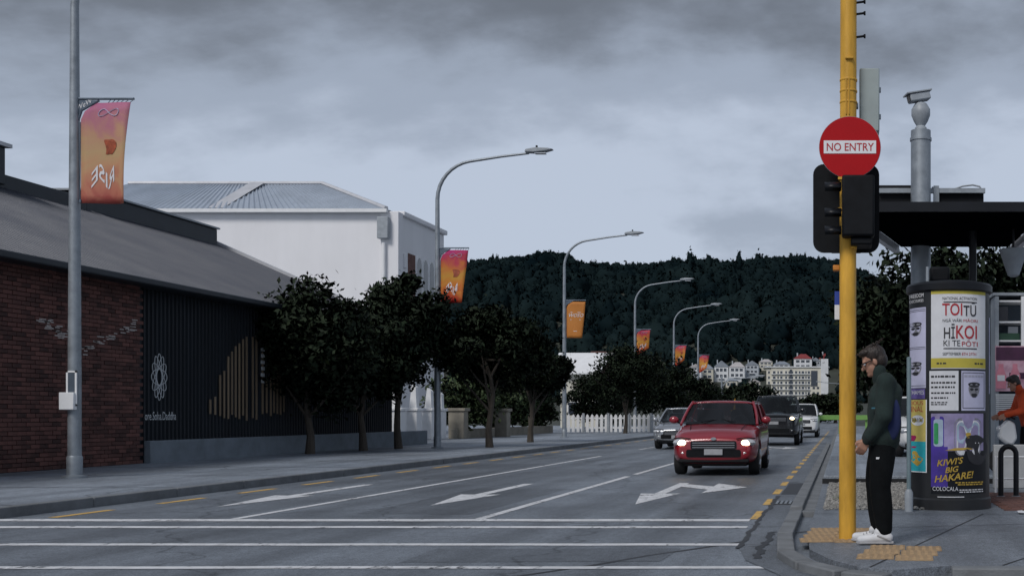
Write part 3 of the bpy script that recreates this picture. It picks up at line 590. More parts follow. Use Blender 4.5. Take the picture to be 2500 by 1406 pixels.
for fl in range(6):
    z = zt-2.7-fl*2.62
    MB().box(xm, PX(1978, D), D-.9, D-.13, z-.75, z-.45).build('balcony', HOUSEW[0], ab, smooth=False)
    for k, p in enumerate((1875, 1887, 1898, 1905, 1917, 1925, 1933, 1941, 1950, 1957, 1966, 1972)):
        if p < 1883 and fl > 2: continue
        xx = PX(p, D); wdt = (.9, 1.3, .7, 1.1)[k % 4]; yy = D+.5 if p < 1883 else D
        f = MB().box(xx-.08, xx+wdt+.08, yy-.10, yy-.004, z-.4, z+.95).build('window', HOUSEW[0], ab, smooth=False); MB().box(xx, xx+wdt, yy-.12, yy-.103, z-.32, z+.87).build('pane', WINDOWG, f, smooth=False)
    if fl > 2:
        for p in (1984, 1994): MB().box(PX(p, D), PX(p, D)+1.2, D-.1, D-.004, z-.3, z+.8).build('window', WINDOWG, ab, smooth=False)
MB().box(PX(1928, D), PX(1934, D), D-.3, D-.125, zb, zt-1).build('stair_glazing', WINDOWG, ab, smooth=False)
# ================================================================ vegetation
LEAF = M('foliage_dark', (0.005, 0.010, 0.007), .7, 0, .3, .9, c2=(0.030, 0.046, 0.024), island=.5, spec=.15)
LEAF2 = M('foliage_green', (0.028, 0.050, 0.022), .6, 0, .3, .9, c2=(0.075, 0.11, 0.045), island=.55, spec=.3)
FOREST = M('foliage_forest', (0.004, 0.010, 0.014), .8, 0, .3, .02, c2=(0.015, 0.026, 0.027), island=.12, spec=.0)
BARK = M('bark', (0.06, 0.05, 0.04), .9, 0, .3, 8, bump=.6, bscale=20, stretch=(1, 1, .3))
def set_normals(me, Nv):
    me.normals_split_custom_set_from_vertices(np.ascontiguousarray(Nv, 'f'))
def cards(P, S, up=0.35, asp=1.7):
    """leaf quads at points P with sizes S"""
    n = len(P); a = rng.normal(size=(n, 3)); a /= np.linalg.norm(a, axis=1)[:, None]
    b = rng.normal(size=(n, 3)); b -= a*(a*b).sum(1)[:, None]; b /= np.linalg.norm(b, axis=1)[:, None]
    a = a*(S*asp*.5)[:, None]; b = b*(S*.5)[:, None]
    V = np.stack([P-a, P+b*.8, P+a, P-b*.8], 1).reshape(-1, 3); Q = np.arange(4*n).reshape(-1, 4); return V, Q
def tree(name, label, base, h, rx, ry, crown_lo, nleaf, leaf=.105, m=LEAF, group=None, lean=(0, 0), seed=0, clumps=42, cat='tree', trunk_r=.085):
    r = np.random.default_rng(seed); base = Vector(base)
    t = empty(name, base, label, cat, group)
    cz = (crown_lo+h)/2; rz = (h-crown_lo)/2; C = []
    while len(C) < clumps:
        p = r.uniform(-1, 1, 3); d = np.linalg.norm(p)
        if d > 1 or d < .25: continue
        p = p*np.array([1, 1, 1])
        w_ = 1.0 if p[2] < 0.2 else 1-.35*p[2]
        C.append((p[0]*rx*w_*r.uniform(.75, 1.08)+lean[0]*p[2], p[1]*ry*w_*r.uniform(.75, 1.05), cz+p[2]*rz*.86, r.uniform(.22, .42)*min(rx, rz)))
    C = np.array(C); idx = r.integers(0, clumps, nleaf); c = C[idx]
    d = r.normal(size=(nleaf, 3)); d /= np.linalg.norm(d, axis=1)[:, None]; rad = r.uniform(.3, 1.0, nleaf)**.6*r.uniform(.75, 1.3, nleaf)*np.where(r.random(nleaf) < .05, 1.5, 1.0)
    P = c[:, :3]+d*(c[:, 3]*rad)[:, None]*np.array([1.1, 1.1, .85])
    V, Q = cards(P, r.uniform(.6, 1.3, nleaf)*leaf); me = np_mesh('crown', V, Q)
    nv = d*.75+(P-np.array([0, 0, cz]))/np.array([rx, ry, rz])*.6+r.normal(size=P.shape)*.35; nv /= np.linalg.norm(nv, axis=1)[:, None]; set_normals(me, np.repeat(nv, 4, axis=0)); link_mesh('crown', me, m, t)
    tb_ = MB(); ht = crown_lo+rz*.7
    pts = [base+Vector((math.sin(k*1.3+seed)*.05*k, math.cos(k*1.7+seed)*.04*k, ht*k/5)) for k in range(6)]
    tb_.tube(pts, [trunk_r*(1.35-.16*k) if k else trunk_r*1.6 for k in range(6)], 9)
    for k in range(9):
        c = C[k % clumps]; s = pts[2+k % 4]; e = base+Vector(c[:3]); mid = s.lerp(e, .5)+Vector((0, 0, -.1)); tb_.tube([s, mid, e], [trunk_r*.55, trunk_r*.35, trunk_r*.12], 6)
    tb_.build('trunk', BARK, t); return t
street = 'dark evergreen street trees along the footpath'
tree('street_tree', 'dark evergreen street tree closest to the timber slats on the dark wall', (-14.7, 30.5, .12), 4.75, 1.75, 1.7, 1.2, 22000, seed=1, group=street)
tree('street_tree', 'broad dark street tree spreading over the pale teal sign panel', (-14.4, 33.2, .12), 4.2, 1.9, 1.7, 1.6, 20000, seed=2, group=street)
tree('street_tree', 'tall peaked dark street tree in front of the white building corner', (-14.15, 35.2, .12), 5.65, 1.5, 1.6, 2.0, 22000, seed=3, group=street)
tree('street_tree', 'dense dark street tree below the banner beside the white gateposts', (-11.7, 36.6, .12), 4.6, 1.8, 1.7, 2.0, 20000, seed=4, group=street)
tree('street_tree', 'rounded dark street tree beside the sandstone pillars', (-12.3, 43.5, .12), 4.3, 1.9, 1.8, 1.6, 16000, seed=5, group=street, m=LEAF)
tree('street_tree', 'dark street tree standing past the orange plain banner', (-12.6, 64, .12), 5.2, 2.1, 1.9, 1.2, 11000, seed=6, group=street)
tree('street_tree', 'low dark tree half covering the white-roofed house wall', (-17.3, 78, .12), 4.1, 2.6, 2.2, .4, 9000, seed=7, leaf=.15)
tree('street_tree', 'wide dark street tree hiding the foot of a pink banner', (-12.4, 72, .12), 5.3, 2.6, 2.2, 1.0, 8000, seed=8, group=street, leaf=.16)
tree('street_tree', 'dark street tree with a low spreading crown under the hillside houses', (-12.1, 84, .12), 4.6, 2.5, 2.2, .9, 7000, seed=9, group=street, leaf=.16)
tree('street_tree', 'last dark street tree before the far yellow signal pole', (-11.8, 97, .12), 3.9, 2.4, 2.2, .7, 6000, seed=10, group=street, leaf=.16)
tree('shrub', 'light green bush growing over the low sandstone wall', (-17.9, 52, .12), 3.4, 1.5, 1.5, .2, 6000, seed=12, m=LEAF2, cat='bush', leaf=.14)
tree('shrub', 'mid green bush behind the narrow sandstone pillar', (-18.2, 58, .12), 3.0, 1.9, 1.7, .2, 6000, seed=13, m=LEAF2, cat='bush', leaf=.14)
tree('shrub', 'leafy green bush beside the end of the picket fence', (-18.6, 64.5, .12), 2.9, 1.9, 1.7, .2, 6000, seed=14, m=LEAF2, cat='bush', leaf=.14)
tree('street_tree', 'pale green feathery tree between the dark street trees and the white roof', (-17.5, 62, .12), 4.9, 1.6, 1.5, 2.2, 4500, seed=15, m=LEAF2, leaf=.15)
# trees past the cars and on the right
far = 'dark trees at the far end of the road'
for i, (px, D, h, rx, lab) in enumerate(((1840, 135, 5.2, 3.6, 'low dark tree whose crown shows above the black pickup roof'), (1795, 150, 5.0, 3.2, 'low dark tree behind the far yellow signal pole'), (1905, 190, 4.3, 4.0, 'squat dark tree below the apartment block'), (1990, 170, 4.2, 4.2, 'squat dark tree behind the white car'), (2040, 160, 4.6, 4.0, 'squat dark tree behind the green barrier rail'))):
    tree('roadside_tree', lab, (PX(px, D), D, 0), h, rx, 3, .3, 4500, seed=20+i, group=far, leaf=.3, trunk_r=.2)
tree('big_tree', 'large dark glossy tree rising behind the standing man', (2.6, 36, .1), 7.2, 2.6, 2.4, .6, 16000, seed=31, leaf=.16, trunk_r=.25)
tree('big_tree', 'large dark tree behind the poster column and canopy', (5.4, 38, .1), 7.4, 3.0, 2.6, .6, 16000, seed=32, leaf=.16, trunk_r=.25)
# forest on the hill: uncountable, one object
nt_ = 5200; xs_ = rng.uniform(-420, 260, nt_*3); y_ = rng.uniform(690, 1135, nt_*3); pxs = VX+xs_*FPX/y_; ok = (pxs > 1000) & (pxs < 2700)
xs_, y_ = xs_[ok][:nt_], y_[ok][:nt_]
xr_ = rng.uniform(-460, 260, 420); xs_ = np.concatenate([xs_, xr_]); y_ = np.concatenate([y_, rng.uniform(1088, 1106, 420)]); NR0 = len(xs_)-420
xb_ = rng.uniform(-230, 60, 420); yb_ = rng.uniform(575, 690, 420); pb_ = VX+xb_*FPX/yb_
xs_ = np.concatenate([xs_, xb_]); y_ = np.concatenate([y_, yb_+ (np.abs(pb_-1955) < 95)*130])
z_ = terr(xs_, y_); nT = len(xs_); isr = np.zeros(nT, bool); isr[NR0:NR0+420] = True; sz = np.where(rng.random(nT) < .12, rng.uniform(1.5, 2.3, nT), rng.uniform(.6, 1.3, nT))*np.where(y_ < 700, .5, 1.0); sz[isr] = rng.uniform(.45, .95, 420); sz = np.where((y_ > 1040) & ~isr, np.minimum(sz, 1.0), sz)
icb = bmesh.new(); bmesh.ops.create_icosphere(icb, subdivisions=2, radius=1.0); IV = np.array([v.co[:] for v in icb.verts]); IT = np.array([[v.index for v in f.verts] for f in icb.faces]); icb.free()
nI = len(IV); bl = np.array([4.3, 4.3, 4.6])*sz[:, None]*rng.uniform(.75, 1.3, (nT, 3)); con = rng.random(nT) < .16; bl[con] *= np.array([.5, .5, 1.5]); ctr = np.stack([xs_, y_, z_+2.0*sz], 1)
BV = ctr[:, None, :]+IV[None]*bl[:, None, :]*rng.uniform(.78, 1.16, (nT, nI, 1))
BT = (IT[None]+(np.arange(nT)*nI)[:, None, None]).reshape(-1, 3)
per = 40; d = rng.normal(size=(nT, per, 3)); d[:, :, 2] = np.abs(d[:, :, 2])*1.1-.2; d[:, :, 1] -= .25; d /= np.linalg.norm(d, axis=2)[:, :, None]
P = ctr[:, None, :]+d*bl[:, None, :]*rng.uniform(.9, 1.18, (nT, per, 1)); S = np.repeat(sz, per)*rng.uniform(.6, 1.2, nT*per); V, Q = cards(P.reshape(-1, 3), S, asp=1.4)
Q = Q+nT*nI; T_ = np.concatenate([BT, Q[:, [0, 1, 2]], Q[:, [0, 2, 3]]]); me = np_mesh('forest', np.concatenate([BV.reshape(-1, 3), V]), T_); me.shade_smooth()
bn = IV[None]/bl[:, None, :]*4; bn = (bn+rng.normal(size=(nT, nI, 3))*.12).reshape(-1, 3); nv = d.reshape(-1, 3)+rng.normal(size=(nT*per, 3))*.15
NN = np.concatenate([bn, np.repeat(nv, 4, axis=0)]); NN /= np.linalg.norm(NN, axis=1)[:, None]; set_normals(me, NN)
tag(link_mesh('forest', me, FOREST), 'dark evergreen forest covering the hill above the town', 'forest', kind='stuff')
# ================================================================ street lamps and banners
ARMM = M('bracket_dark', (0.10, 0.13, 0.17), .5, .4, .2, 5)
def lamp_post(x, D, label, H_=9.75, arm=2.98, zb=.12, s=1.0, dirx=1, box=False, bracket=True, r=1.0):
    t = empty('street_lamp', (x, D, zb), label, 'street lamp', 'street lamps')
    zv = H_-1.55*s; pts = [(x, D, zb), (x, D, 2.5), (x, D, 5), (x, D, zv)]; rad = [.105, .098, .085, .065]
    for k in range(1, 9):
        a = math.pi/2*k/8*.9; pts.append((x+dirx*1.25*s*(1-math.cos(a)), D, zv+1.25*s*math.sin(a))); rad.append(.062-.002*k)
    ex, _, ezz = pts[-1]; pts += [(x+dirx*(arm*.7), D, ezz+.16*s), (x+dirx*arm, D, H_-.05)]; rad += [.042, .036]
    MB().tube(pts, [q*r for q in rad], 14).build('pole', GALV, t)
    lx = x+dirx*arm; hd = MB()
    hd.prism([(-.12, -.045), (.15, -.075), (.55, -.06), (.80, .0), (.62, .05), (.2, .09), (-.1, .05)], -.13, .13, lambda a, b, d: (lx+dirx*a*s, D+d, H_+b+.02+.06*a)); hh_ = hd.build('luminaire', GREYP, t, bevel=.03)
    MB().box(min(lx+dirx*.2*s, lx+dirx*.55*s), max(lx+dirx*.2*s, lx+dirx*.55*s), D-.09, D+.09, H_-.075, H_-.045).build('lens', LENS, hh_, smooth=False)
    MB().tube([(lx+dirx*.25*s, D, H_+.10), (lx+dirx*.25*s, D, H_+.2)], .035, 8).build('photocell', BLACKP, hh_)
    MB().lathe((x, D, zb), [(.19, 0), (.19, .03), (.12, .05), (.12, .35), (.105, .38)], 16).build('base_collar', GALV, t)
    if bracket:
        zt = 6.62; b = MB(); b.tube([(x, D, zt), (x+1.02, D, zt)], .022, 8); b.tube([(x, D, zt-.55), (x+.12, D, zt-.2), (x+.42, D, zt-.03)], .02, 8); b.tube([(x+.09, D, zt-1.75), (x+.10, D, zt-.4)], .010, 6); b.box(x+.05, x+.12, D-.02, D+.02, zt-1.78, zt-1.73)
        b.build('banner_arm', ARMM, t); MB().prism([(x+.06, zt-.02), (x+.06, zt-.42), (x+.14, zt-.19), (x+.38, zt-.03)], D-.004, D+.004, lambda a, q, d: (a, d, q)).build('bracket_plate', ARMM, t, smooth=False)
        if box:
            tv, tf = text_poly('WeW', .13, 'CENTER'); MB().add([(x+.17+a*.8-b*.25*0, D-.009, zt-.10+b+a*.45) for a, b in tv], tf).build('bracket_lettering', WHITEINK, t, smooth=False)
    if box:
        MB().box(x-.14, x+.11, D-.19, D-.10, PZ(1000, D), PZ(958, D)).build('notice_box', WHITEP, t, bevel=.01)
        fr = MB()
        for (a, b, c, d_) in ((-.05, -.02, 1.35, 1.95), (.10, .13, 1.35, 1.95), (-.05, .13, 1.92, 1.95), (-.05, .13, 1.35, 1.38)): fr.box(x+a, x+b, D-.14, D-.12, c, d_)
        fr.build('notice_frame', WHITEP, t, smooth=False)
        MB().box(x-.04, x+.12, D-.13, D-.09, 1.385, 1.915).build('notice_panel', ARMM, t, smooth=False)
    return t
def banner_mat(name, stops, swirl=.6, weak=1.0):
    m = bpy.data.materials.new(name); m.use_nodes = True; t = m.node_tree; ns = t.nodes; lk = t.links; b = ns['Principled BSDF']; b.inputs['Roughness'].default_value = .7
    tcn = ns.new('ShaderNodeTexCoord'); sp = ns.new('ShaderNodeSeparateXYZ'); lk.new(tcn.outputs['Object'], sp.inputs[0])
    nz = ns.new('ShaderNodeTexNoise'); nz.inputs['Scale'].default_value = 2.2; nz.inputs['Detail'].default_value = 4; nz.inputs['Distortion'].default_value = 1.2; lk.new(tcn.outputs['Object'], nz.inputs['Vector'])
    a1 = ns.new('ShaderNodeMath'); a1.operation = 'MULTIPLY_ADD'; a1.inputs[1].default_value = 1/1.75; a1.inputs[2].default_value = 0; lk.new(sp.outputs[2], a1.inputs[0])
    a2 = ns.new('ShaderNodeMath'); a2.operation = 'MULTIPLY_ADD'; a2.inputs[1].default_value = swirl; lk.new(nz.outputs[0], a2.inputs[0]); lk.new(a1.outputs[0], a2.inputs[2])
    a3 = ns.new('ShaderNodeMath'); a3.operation = 'SUBTRACT'; a3.inputs[1].default_value = swirl*.5; lk.new(a2.outputs[0], a3.inputs[0])
    rm = ns.new('ShaderNodeValToRGB'); c = rm.color_ramp
    c.elements[0].position = stops[0][0]; c.elements[0].color = (*stops[0][1], 1); c.elements[1].position = stops[-1][0]; c.elements[1].color = (*stops[-1][1], 1)
    for p, q in stops[1:-1]: c.elements.new(p).color = (*q, 1)
    lk.new(a3.outputs[0], rm.inputs[0]); lk.new(rm.outputs[0], b.inputs['Base Color'])
    tr = ns.new('ShaderNodeBsdfTranslucent'); lk.new(rm.outputs[0], tr.inputs[0]); mxs = ns.new('ShaderNodeMixShader'); mxs.inputs[0].default_value = .35; lk.new(b.outputs[0], mxs.inputs[1]); lk.new(tr.outputs[0], mxs.inputs[2]); lk.new(mxs.outputs[0], ns['Material Output'].inputs[0])
    return m
BAN = banner_mat('banner_print', [(.0, (.45, .02, .02)), (.12, (.60, .08, .03)), (.3, (.75, .28, .05)), (.5, (.72, .40, .07)), (.68, (.72, .24, .06)), (.84, (.62, .07, .12)), (1.0, (.52, .03, .20))])
BANO = banner_mat('banner_orange', [(.0, (.66, .26, .05)), (.5, (.70, .30, .07)), (1.0, (.68, .28, .06))], .1)
BANWASH = banner_mat('banner_faded', [(.0, (.52, .12, .10)), (.12, (.66, .25, .17)), (.3, (.72, .42, .24)), (.5, (.68, .48, .26)), (.68, (.68, .40, .26)), (.84, (.62, .26, .32)), (1.0, (.58, .20, .36))])  # paler copy of the banner print, overexposure put into its colours
FIG = M('banner_figure', (0.32, 0.07, 0.03), .7, 0, .5, 9)
def banner(x, D, label, m, plain=False, ztop=6.55, h=1.72, wdt=.88, blow=.12, seed=0, lift=0.0):
    b = empty('banner', (x+.1, D, ztop-h), label, 'banner', 'hanging street banners'); nu, nv = 8, 12
    def pt(u, v):      # u across from the pole, v up
        uu = u; cor = max(0, v-.86)/.14; u2 = u*(1-.0*cor)+.30*cor**1.5*(1-u)
        sway = blow*math.sin(u*3.0+v*2.5+seed)*u*(1-v*.5)
        return (x+.11+(wdt-.16*(1-v)*u)*u2, D+sway, ztop-h+h*v+lift*u*(1-v))
    mb = MB(); vs_ = [pt(i/nu, j/nv) for j in range(nv+1) for i in range(nu+1)]
    mb.add(vs_, [(j*(nu+1)+i, j*(nu+1)+i+1, (j+1)*(nu+1)+i+1, (j+1)*(nu+1)+i) for j in range(nv) for i in range(nu)]); o = mb.build('cloth', m, b, fixn=False)
    md = o.modifiers.new('t', 'SOLIDIFY'); md.thickness = .006; md.offset = 0
    def onb(a, c): p = pt(min(max(a, 0), 1), min(max(c, 0), 1)); return (p[0], p[1]-.012, p[2])
    if plain:
        tv, tf = text_poly('WOSO', .30, 'CENTER', shear=.3); MB().add([onb(.5+a*.9, .62+c*.45) for a, c in tv], tf).build('lettering', WHITEINK, b, smooth=False)
        lw = MB()
        for k, (a0, a1, c0) in enumerate(((.2, .78, .70), (.2, .80, .50), (.4, .62, .18))): lw.add([onb(a0, c0), onb(a1, c0), onb(a1, c0+.012), onb(a0, c0+.012)], [(0, 1, 2, 3)])
        lw.build('small_print', WHITEINK, b, smooth=False)
    else:
        tv, tf = text_poly('RISE', .34, 'CENTER', bold=.004); MB().add([onb(.46-a*.85, .26+c*.62+.05*math.sin(a*14)) for a, c in tv], tf).build('lettering', WHITEINK, b, smooth=False)
        fg = [(.60+.13*math.cos(q)*(1+.35*math.sin(3*q+1)), .56+.10*math.sin(q)*(1+.3*math.cos(2*q))) for q in np.linspace(0, 6.28, 22)[:-1]]; MB().add([onb(a, c) for a, c in fg], [tuple(range(len(fg)))]).build('figure_print', FIG, b, smooth=False, fixn=False)
        lp_ = MB(); path = [onb(.55+.22*math.cos(t), .90+.035*math.sin(2*t)) for t in np.linspace(0, 6.28, 40)]; lp_.tube(path, .006, 4, cap=False); lp_.build('emblem', PAPERB, b)
    lc = MB()
    for k in range(6): u = .34+.13*k; p = pt(u, 1); lc.tube([(p[0], p[1], p[2]), (p[0]+.05, D, 6.62)], .006, 4)
    lc.build('lacing', ARMM, b); return b
LXP = [(-13.2, 19.0), (-13.2, 36.0), (-13.2, 52.4), (-13.2, 70.2), (-13.15, 86.0), (-13.1, 100.0)]
LL = ['grey street lamp pole with a white notice box in front of the brick wall', 'curved-arm street lamp rising from the trees beside the white building', 'curved-arm street lamp carrying the plain orange banner', 'curved-arm street lamp between the orange banner pole and a shorter-looking one', 'curved-arm street lamp standing against the forest, second from the far end', 'curved-arm street lamp above the small hillside houses']
BL = ['faded pink and orange banner with white script on the pole by the brick wall', 'vivid pink and orange banner with white script hanging above the dark street trees', 'plain orange banner with fine white lettering', 'pink and orange banner blown up by wind beside the wide dark tree', 'small pink and orange banner hanging left of the hillside houses', 'small pink and orange banner in front of the cream hillside house']
for i, (x, D) in enumerate(LXP):
    lamp_post(x, D, LL[i], box=(i == 0)); banner(x, D, BL[i], BANO if i == 2 else BANWASH if i == 0 else BAN, plain=(i == 2), seed=i*1.7, lift=.5 if i > 2 else 0, blow=.12 if i < 3 else .3, h=1.72 if i < 3 else 1.6)
lamp_post(PX(1762, 108), 108, 'low curved-arm lamp beside the black pickup roof', H_=PZ(918, 108), arm=3.5, zb=0, s=1.0, bracket=False)
lamp_post(PX(2078, 230), 230, 'far street lamp reaching over the road in front of the apartment block', H_=PZ(932, 230), arm=6.3, zb=0, s=1.5, dirx=-1, bracket=False, r=1.6)
# ================================================================ traffic signal pole
PXX, PD = PX(2069, 10.06), 10.06
ts = empty('traffic_signal', (PXX, PD, .07), 'yellow traffic signal pole with a red no entry disc and black backing board', 'traffic signal')
MB().tube([(PXX, PD, .07), (PXX+.004, PD, 2.5), (PXX+.012, PD, 6.2)], [.078, .076, .074], 28).build('pole', YELP, ts)
sx = PX(2066, PD); z0, z1 = PZ(612, PD), PZ(393, PD); hw = .305; rr = .10
def rrect(cx, cz, hw, hh, r, n=6):
    P = []
    for (sx_, sz_, a0) in ((1, 1, 0), (-1, 1, 90), (-1, -1, 180), (1, -1, 270)):
        for k in range(n+1): a = R(a0+90*k/n); P.append((cx+sx_*(hw-r)+r*math.cos(a), cz+sz_*(hh-r)+r*math.sin(a)))
    return P
MB().prism(rrect(sx, (z0+z1)/2, hw, (z1-z0)/2, rr), PD+.13, PD+.145, lambda a, b, d: (a, d, b)).build('backing_board', BLACKP, ts, smooth=False)
# rear of the vehicle lantern on the far side of the board
MB().box(sx-.16, sx+.16, PD+.147, PD+.34, z0+.02, z1-.04).build('lantern', BLACKP, ts, bevel=.03)
# pedestrian and side lanterns wrapped round the near side of the pole
lnt = MB().box(PXX-.05, PXX+.24, PD-.24, PD-.06, PZ(586, PD), PZ(440, PD)).build('side_lantern', BLACKP, ts, bevel=.02)
MB().box(PXX+.03, PXX+.22, PD-.20, PD+.12, PZ(605, PD), PZ(587, PD)).build('terminal_box', BLACKP, ts, bevel=.015)
for k, py_ in enumerate((455, 517, 560)):
    z = PZ(py_, PD); n = 9; v = MB(); ring = [(PXX-.055-t*.15, PD-.15+.075*math.cos(a), z-.075+.075*math.sin(a)) for t in (0, 1) for a in np.linspace(.2, math.pi-.2, n)]
    v.add(ring, [(i, i+1, n+i+1, n+i) for i in range(n-1)]); o = v.build('visor', BLACKG, lnt, fixn=False); q = o.modifiers.new('t', 'SOLIDIFY'); q.thickness = .006
for k in range(2): MB().box(PXX-.085, PXX-.04, PD-.14, PD-.09, PZ((443, 517)[k]+3, PD), PZ((443, 517)[k]-3, PD)).build('clamp', YELP, ts, smooth=False)
MB().box(PXX+.03, PXX+.085, PD-.10, PD+.1, PZ(610, PD), PZ(604, PD)).build('clamp', YELP, ts, bevel=.008)
# no entry disc
cx, cz, r0 = PX(2075, PD-.13), PZ(360, PD-.13), .275; yd = PD-.13
disc = MB(); disc.prism([(cx+r0*math.cos(a), cz+r0*math.sin(a)) for a in np.linspace(0, 2*math.pi, 65)[:-1]], yd, yd+.004, lambda a, b, d: (a, d, b)); ne = disc.build('no_entry_sign', REDSIGN, ts, smooth=False)
MB().prism([(cx+r0*1.012*math.cos(a), cz+r0*1.012*math.sin(a)) for a in np.linspace(0, 2*math.pi, 65)[:-1]], yd+.005, yd+.007, lambda a, b, d: (a, d, b)).build('rim', GREYP, ne, smooth=False)
MB().box(cx-.235, cx+.235, yd-.0035, yd-.002, cz-.056, cz+.060).build('bar', WHITESIGN, ne, smooth=False)
tv, tf = text_poly('NO ENTRY', .100, 'CENTER', bold=.001, sx=.86); MB().add([(cx+a, yd-.0055, cz-.002+b) for a, b in tv], tf).build('lettering', REDINK, ne, smooth=False)
for s_ in (-1, 1): MB().box(cx-.09, cx+.09, yd+.008, PD-.06, cz+s_*.13-.018, cz+s_*.13+.018).build('bracket', GALV, ts, smooth=False)
# climbing studs, straps, rear boxes
for py_ in (8, 36, 92): zz = PZ(py_, PD); MB().tube([(PXX+.07, PD, zz), (PXX+.145, PD, zz+.01), (PXX+.15, PD, zz+.01), (PXX+.165, PD, zz+.01)], [.011, .011, .02, .02], 8).build('step_stud', BLACKP, ts)
MB().box(PXX-.02, PXX+.055, PD-.10, PD-.068, PZ(152, PD), PZ(146, PD)).build('cable_hook', YELP, ts, bevel=.006)
for py_ in (200, 227, 254): MB().lathe((PXX+.009, PD, PZ(py_, PD)), [(.079, 0), (.081, .004), (.081, .016), (.079, .02)], 24).build('strap', YELP, ts)
MB().tube([(PXX-.012, PD-.079, PZ(285, PD)), (PXX-.012, PD-.079, PZ(198, PD))], .007, 6).build('cable', YELP, ts); MB().tube([(PXX+.014, PD-.079, PZ(285, PD)), (PXX+.014, PD-.079, PZ(198, PD))], .007, 6).build('cable', YELP, ts)
PALEB = M('pale_box', (0.30, 0.35, 0.35), .5, 0, .1, 3)
bx = MB().box(PX(2098, 10.3), PX(2146, 10.3), 10.16, 10.40, PZ(330, 10.3), PZ(178, 10.3)).build('equipment_box', PALEB, ts, bevel=.012)
for py_ in (225, 290): MB().box(PX(2146, 10.3), PX(2150, 10.3), 10.22, 10.27, PZ(py_+5, 10.3), PZ(py_-5, 10.3)).build('hinge', GALV, bx, smooth=False)
MB().box(PXX+.0, PXX+.1, PD+.02, 10.165, PZ(260, PD), PZ(250, PD)).build('bracket', GALV, ts, smooth=False)
BLUES = M('blue_sign', (0.02, 0.05, 0.30), .4, 0, .1, 3)
bs = MB().prism([(PX(2038, 10.35), PZ(783, 10.3)), (PX(2075, 10.35), PZ(783, 10.3)), (PX(2075, 10.35), PZ(715, 10.3)), (PX(2038, 10.35), PZ(715, 10.3))], 10.16, 10.165, lambda a, b, d: (a, d, b)).build('side_sign', BLUES, ts, smooth=False)
MB().box(PX(2038, 10.35), PX(2075, 10.35), 10.153, 10.158, PZ(783, 10.3), PZ(748, 10.3)).build('lower_panel', WHITESIGN, bs, smooth=False)
ORG = M('orange_plastic', (0.55, 0.20, 0.02), .5, 0, .1)
MB().box(PX(2034, 10.3), PX(2050, 10.3), 10.06, 10.16, PZ(668, 10.3), PZ(655, 10.3)).build('push_button', ORG, ts, bevel=.008)
# ================================================================ poster column
CX, CY, CR = PX(2326, 13.1), 13.55, .49
DRUM = M('drum_black', (0.014, 0.015, 0.017), .45, 0, .3, 4, rvar=.08)
pc = empty('poster_column', (CX, CY, .07), 'round black poster column plastered with bills beside the pavement', 'poster column')
zt = PZ(690, 13.1)
MB().lathe((CX, CY, .07), [(CR+.02, 0), (CR+.02, .12), (CR, .14), (CR, zt-.10)], 64).build('drum', DRUM, pc)
MB().lathe((CX, CY, zt-.03), [(CR+.01, -.068), (CR+.035, -.05), (CR+.035, .02), (CR+.015, .045), (CR-.1, .07), (.05, .09)], 64).build('cap', BLACKG, pc)
MB().box(CX-.24, CX+.0, CY-.1, CY+.15, zt+.055, zt+.24).build('top_housing', BLACKP, pc, bevel=.03)
MB().tube([(CX-.28, CY-.2, zt+.03), (CX-.28, CY-.2, zt+.22)], .02, 8).build('spigot', GALV, pc)
def cyl(px_or_a, z, off):   # angle around the drum: 0 faces the camera
    return (CX+(CR+off)*math.sin(px_or_a), CY-(CR+off)*math.cos(px_or_a), z)
def ang(px): # drum angle for an image column
    s = ((px-VX)*(CY-CR*.8)/FPX-CX)/CR; return math.asin(max(-.985, min(.985, s)))
def pz(py): return PZ(py, CY-CR*.92)
def curved(p0, p1, y0, y1, off, m, name, parent, n=14):
    a0, a1 = ang(p0), ang(p1); b = MB(); vs_ = []
    for k in range(n+1): a = a0+(a1-a0)*k/n; vs_ += [cyl(a, pz(y1), off), cyl(a, pz(y0), off)]
    b.add(vs_, [(2*k, 2*k+2, 2*k+3, 2*k+1) for k in range(n)]); return b.build(name, m, parent, fixn=False)
def ctext(txt, pxc, py, hpx, wpx, m, parent, off=.007, shear=0, rot=0, name='lettering', bold=0.0):
    tv, tf = text_poly(txt, 1.0, 'CENTER', shear=shear, bold=bold)
    xs = [a for a, b in tv]; ys_ = [b for a, b in tv]; w_ = max(xs)-min(xs); h_ = max(ys_)-min(ys_); xc = (max(xs)+min(xs))/2; yc = (max(ys_)+min(ys_))/2
    out = []
    for a, b in tv:
        u = (a-xc)/w_*wpx; v = (b-yc)/h_*hpx; out.append(cyl(ang(pxc+u*math.cos(rot)+v*math.sin(rot)*0), pz(py-v-u*math.sin(rot)), off))
    return MB().add(out, tf).build(name, m, parent, smooth=False, fixn=False)
YB = M('poster_yellow', (0.50, 0.42, 0.06), .7, 0, .08, 4)
def fine_print(p0, p1, py, h, m, parent, off=.0048, seed=0):
    r = random.Random(seed+int(py)); p = p0
    while p < p1-3:
        w_ = r.uniform(3, 9); curved(p, min(p+w_, p1), py-h/2, py+h/2, off, m, 'fine_print', parent, 2); p += w_+r.uniform(1.2, 2.5)
p1 = curved(2273, 2408, 697, 900, .003, PAPER, 'poster', pc); p1['label'] = 'white poster with mustard bands and red and black lettering'
curved(2273, 2408, 697, 718, .0045, YB, 'band', p1); curved(2273, 2408, 874, 898, .0045, YB, 'band', p1)
ctext('NATIONAL ACTIVATION', 2342, 729, 7, 84, INK, p1); ctext('TOI', 2323, 756, 30, 48, REDINK, p1, bold=.01); ctext('TŪ', 2366, 755, 34, 32, INK, p1, bold=.01)
ctext('NGĀ WĀRI', 2323, 782, 9, 46, INK, p1); ctext('MĀORI', 2368, 782, 9, 36, REDINK, p1)
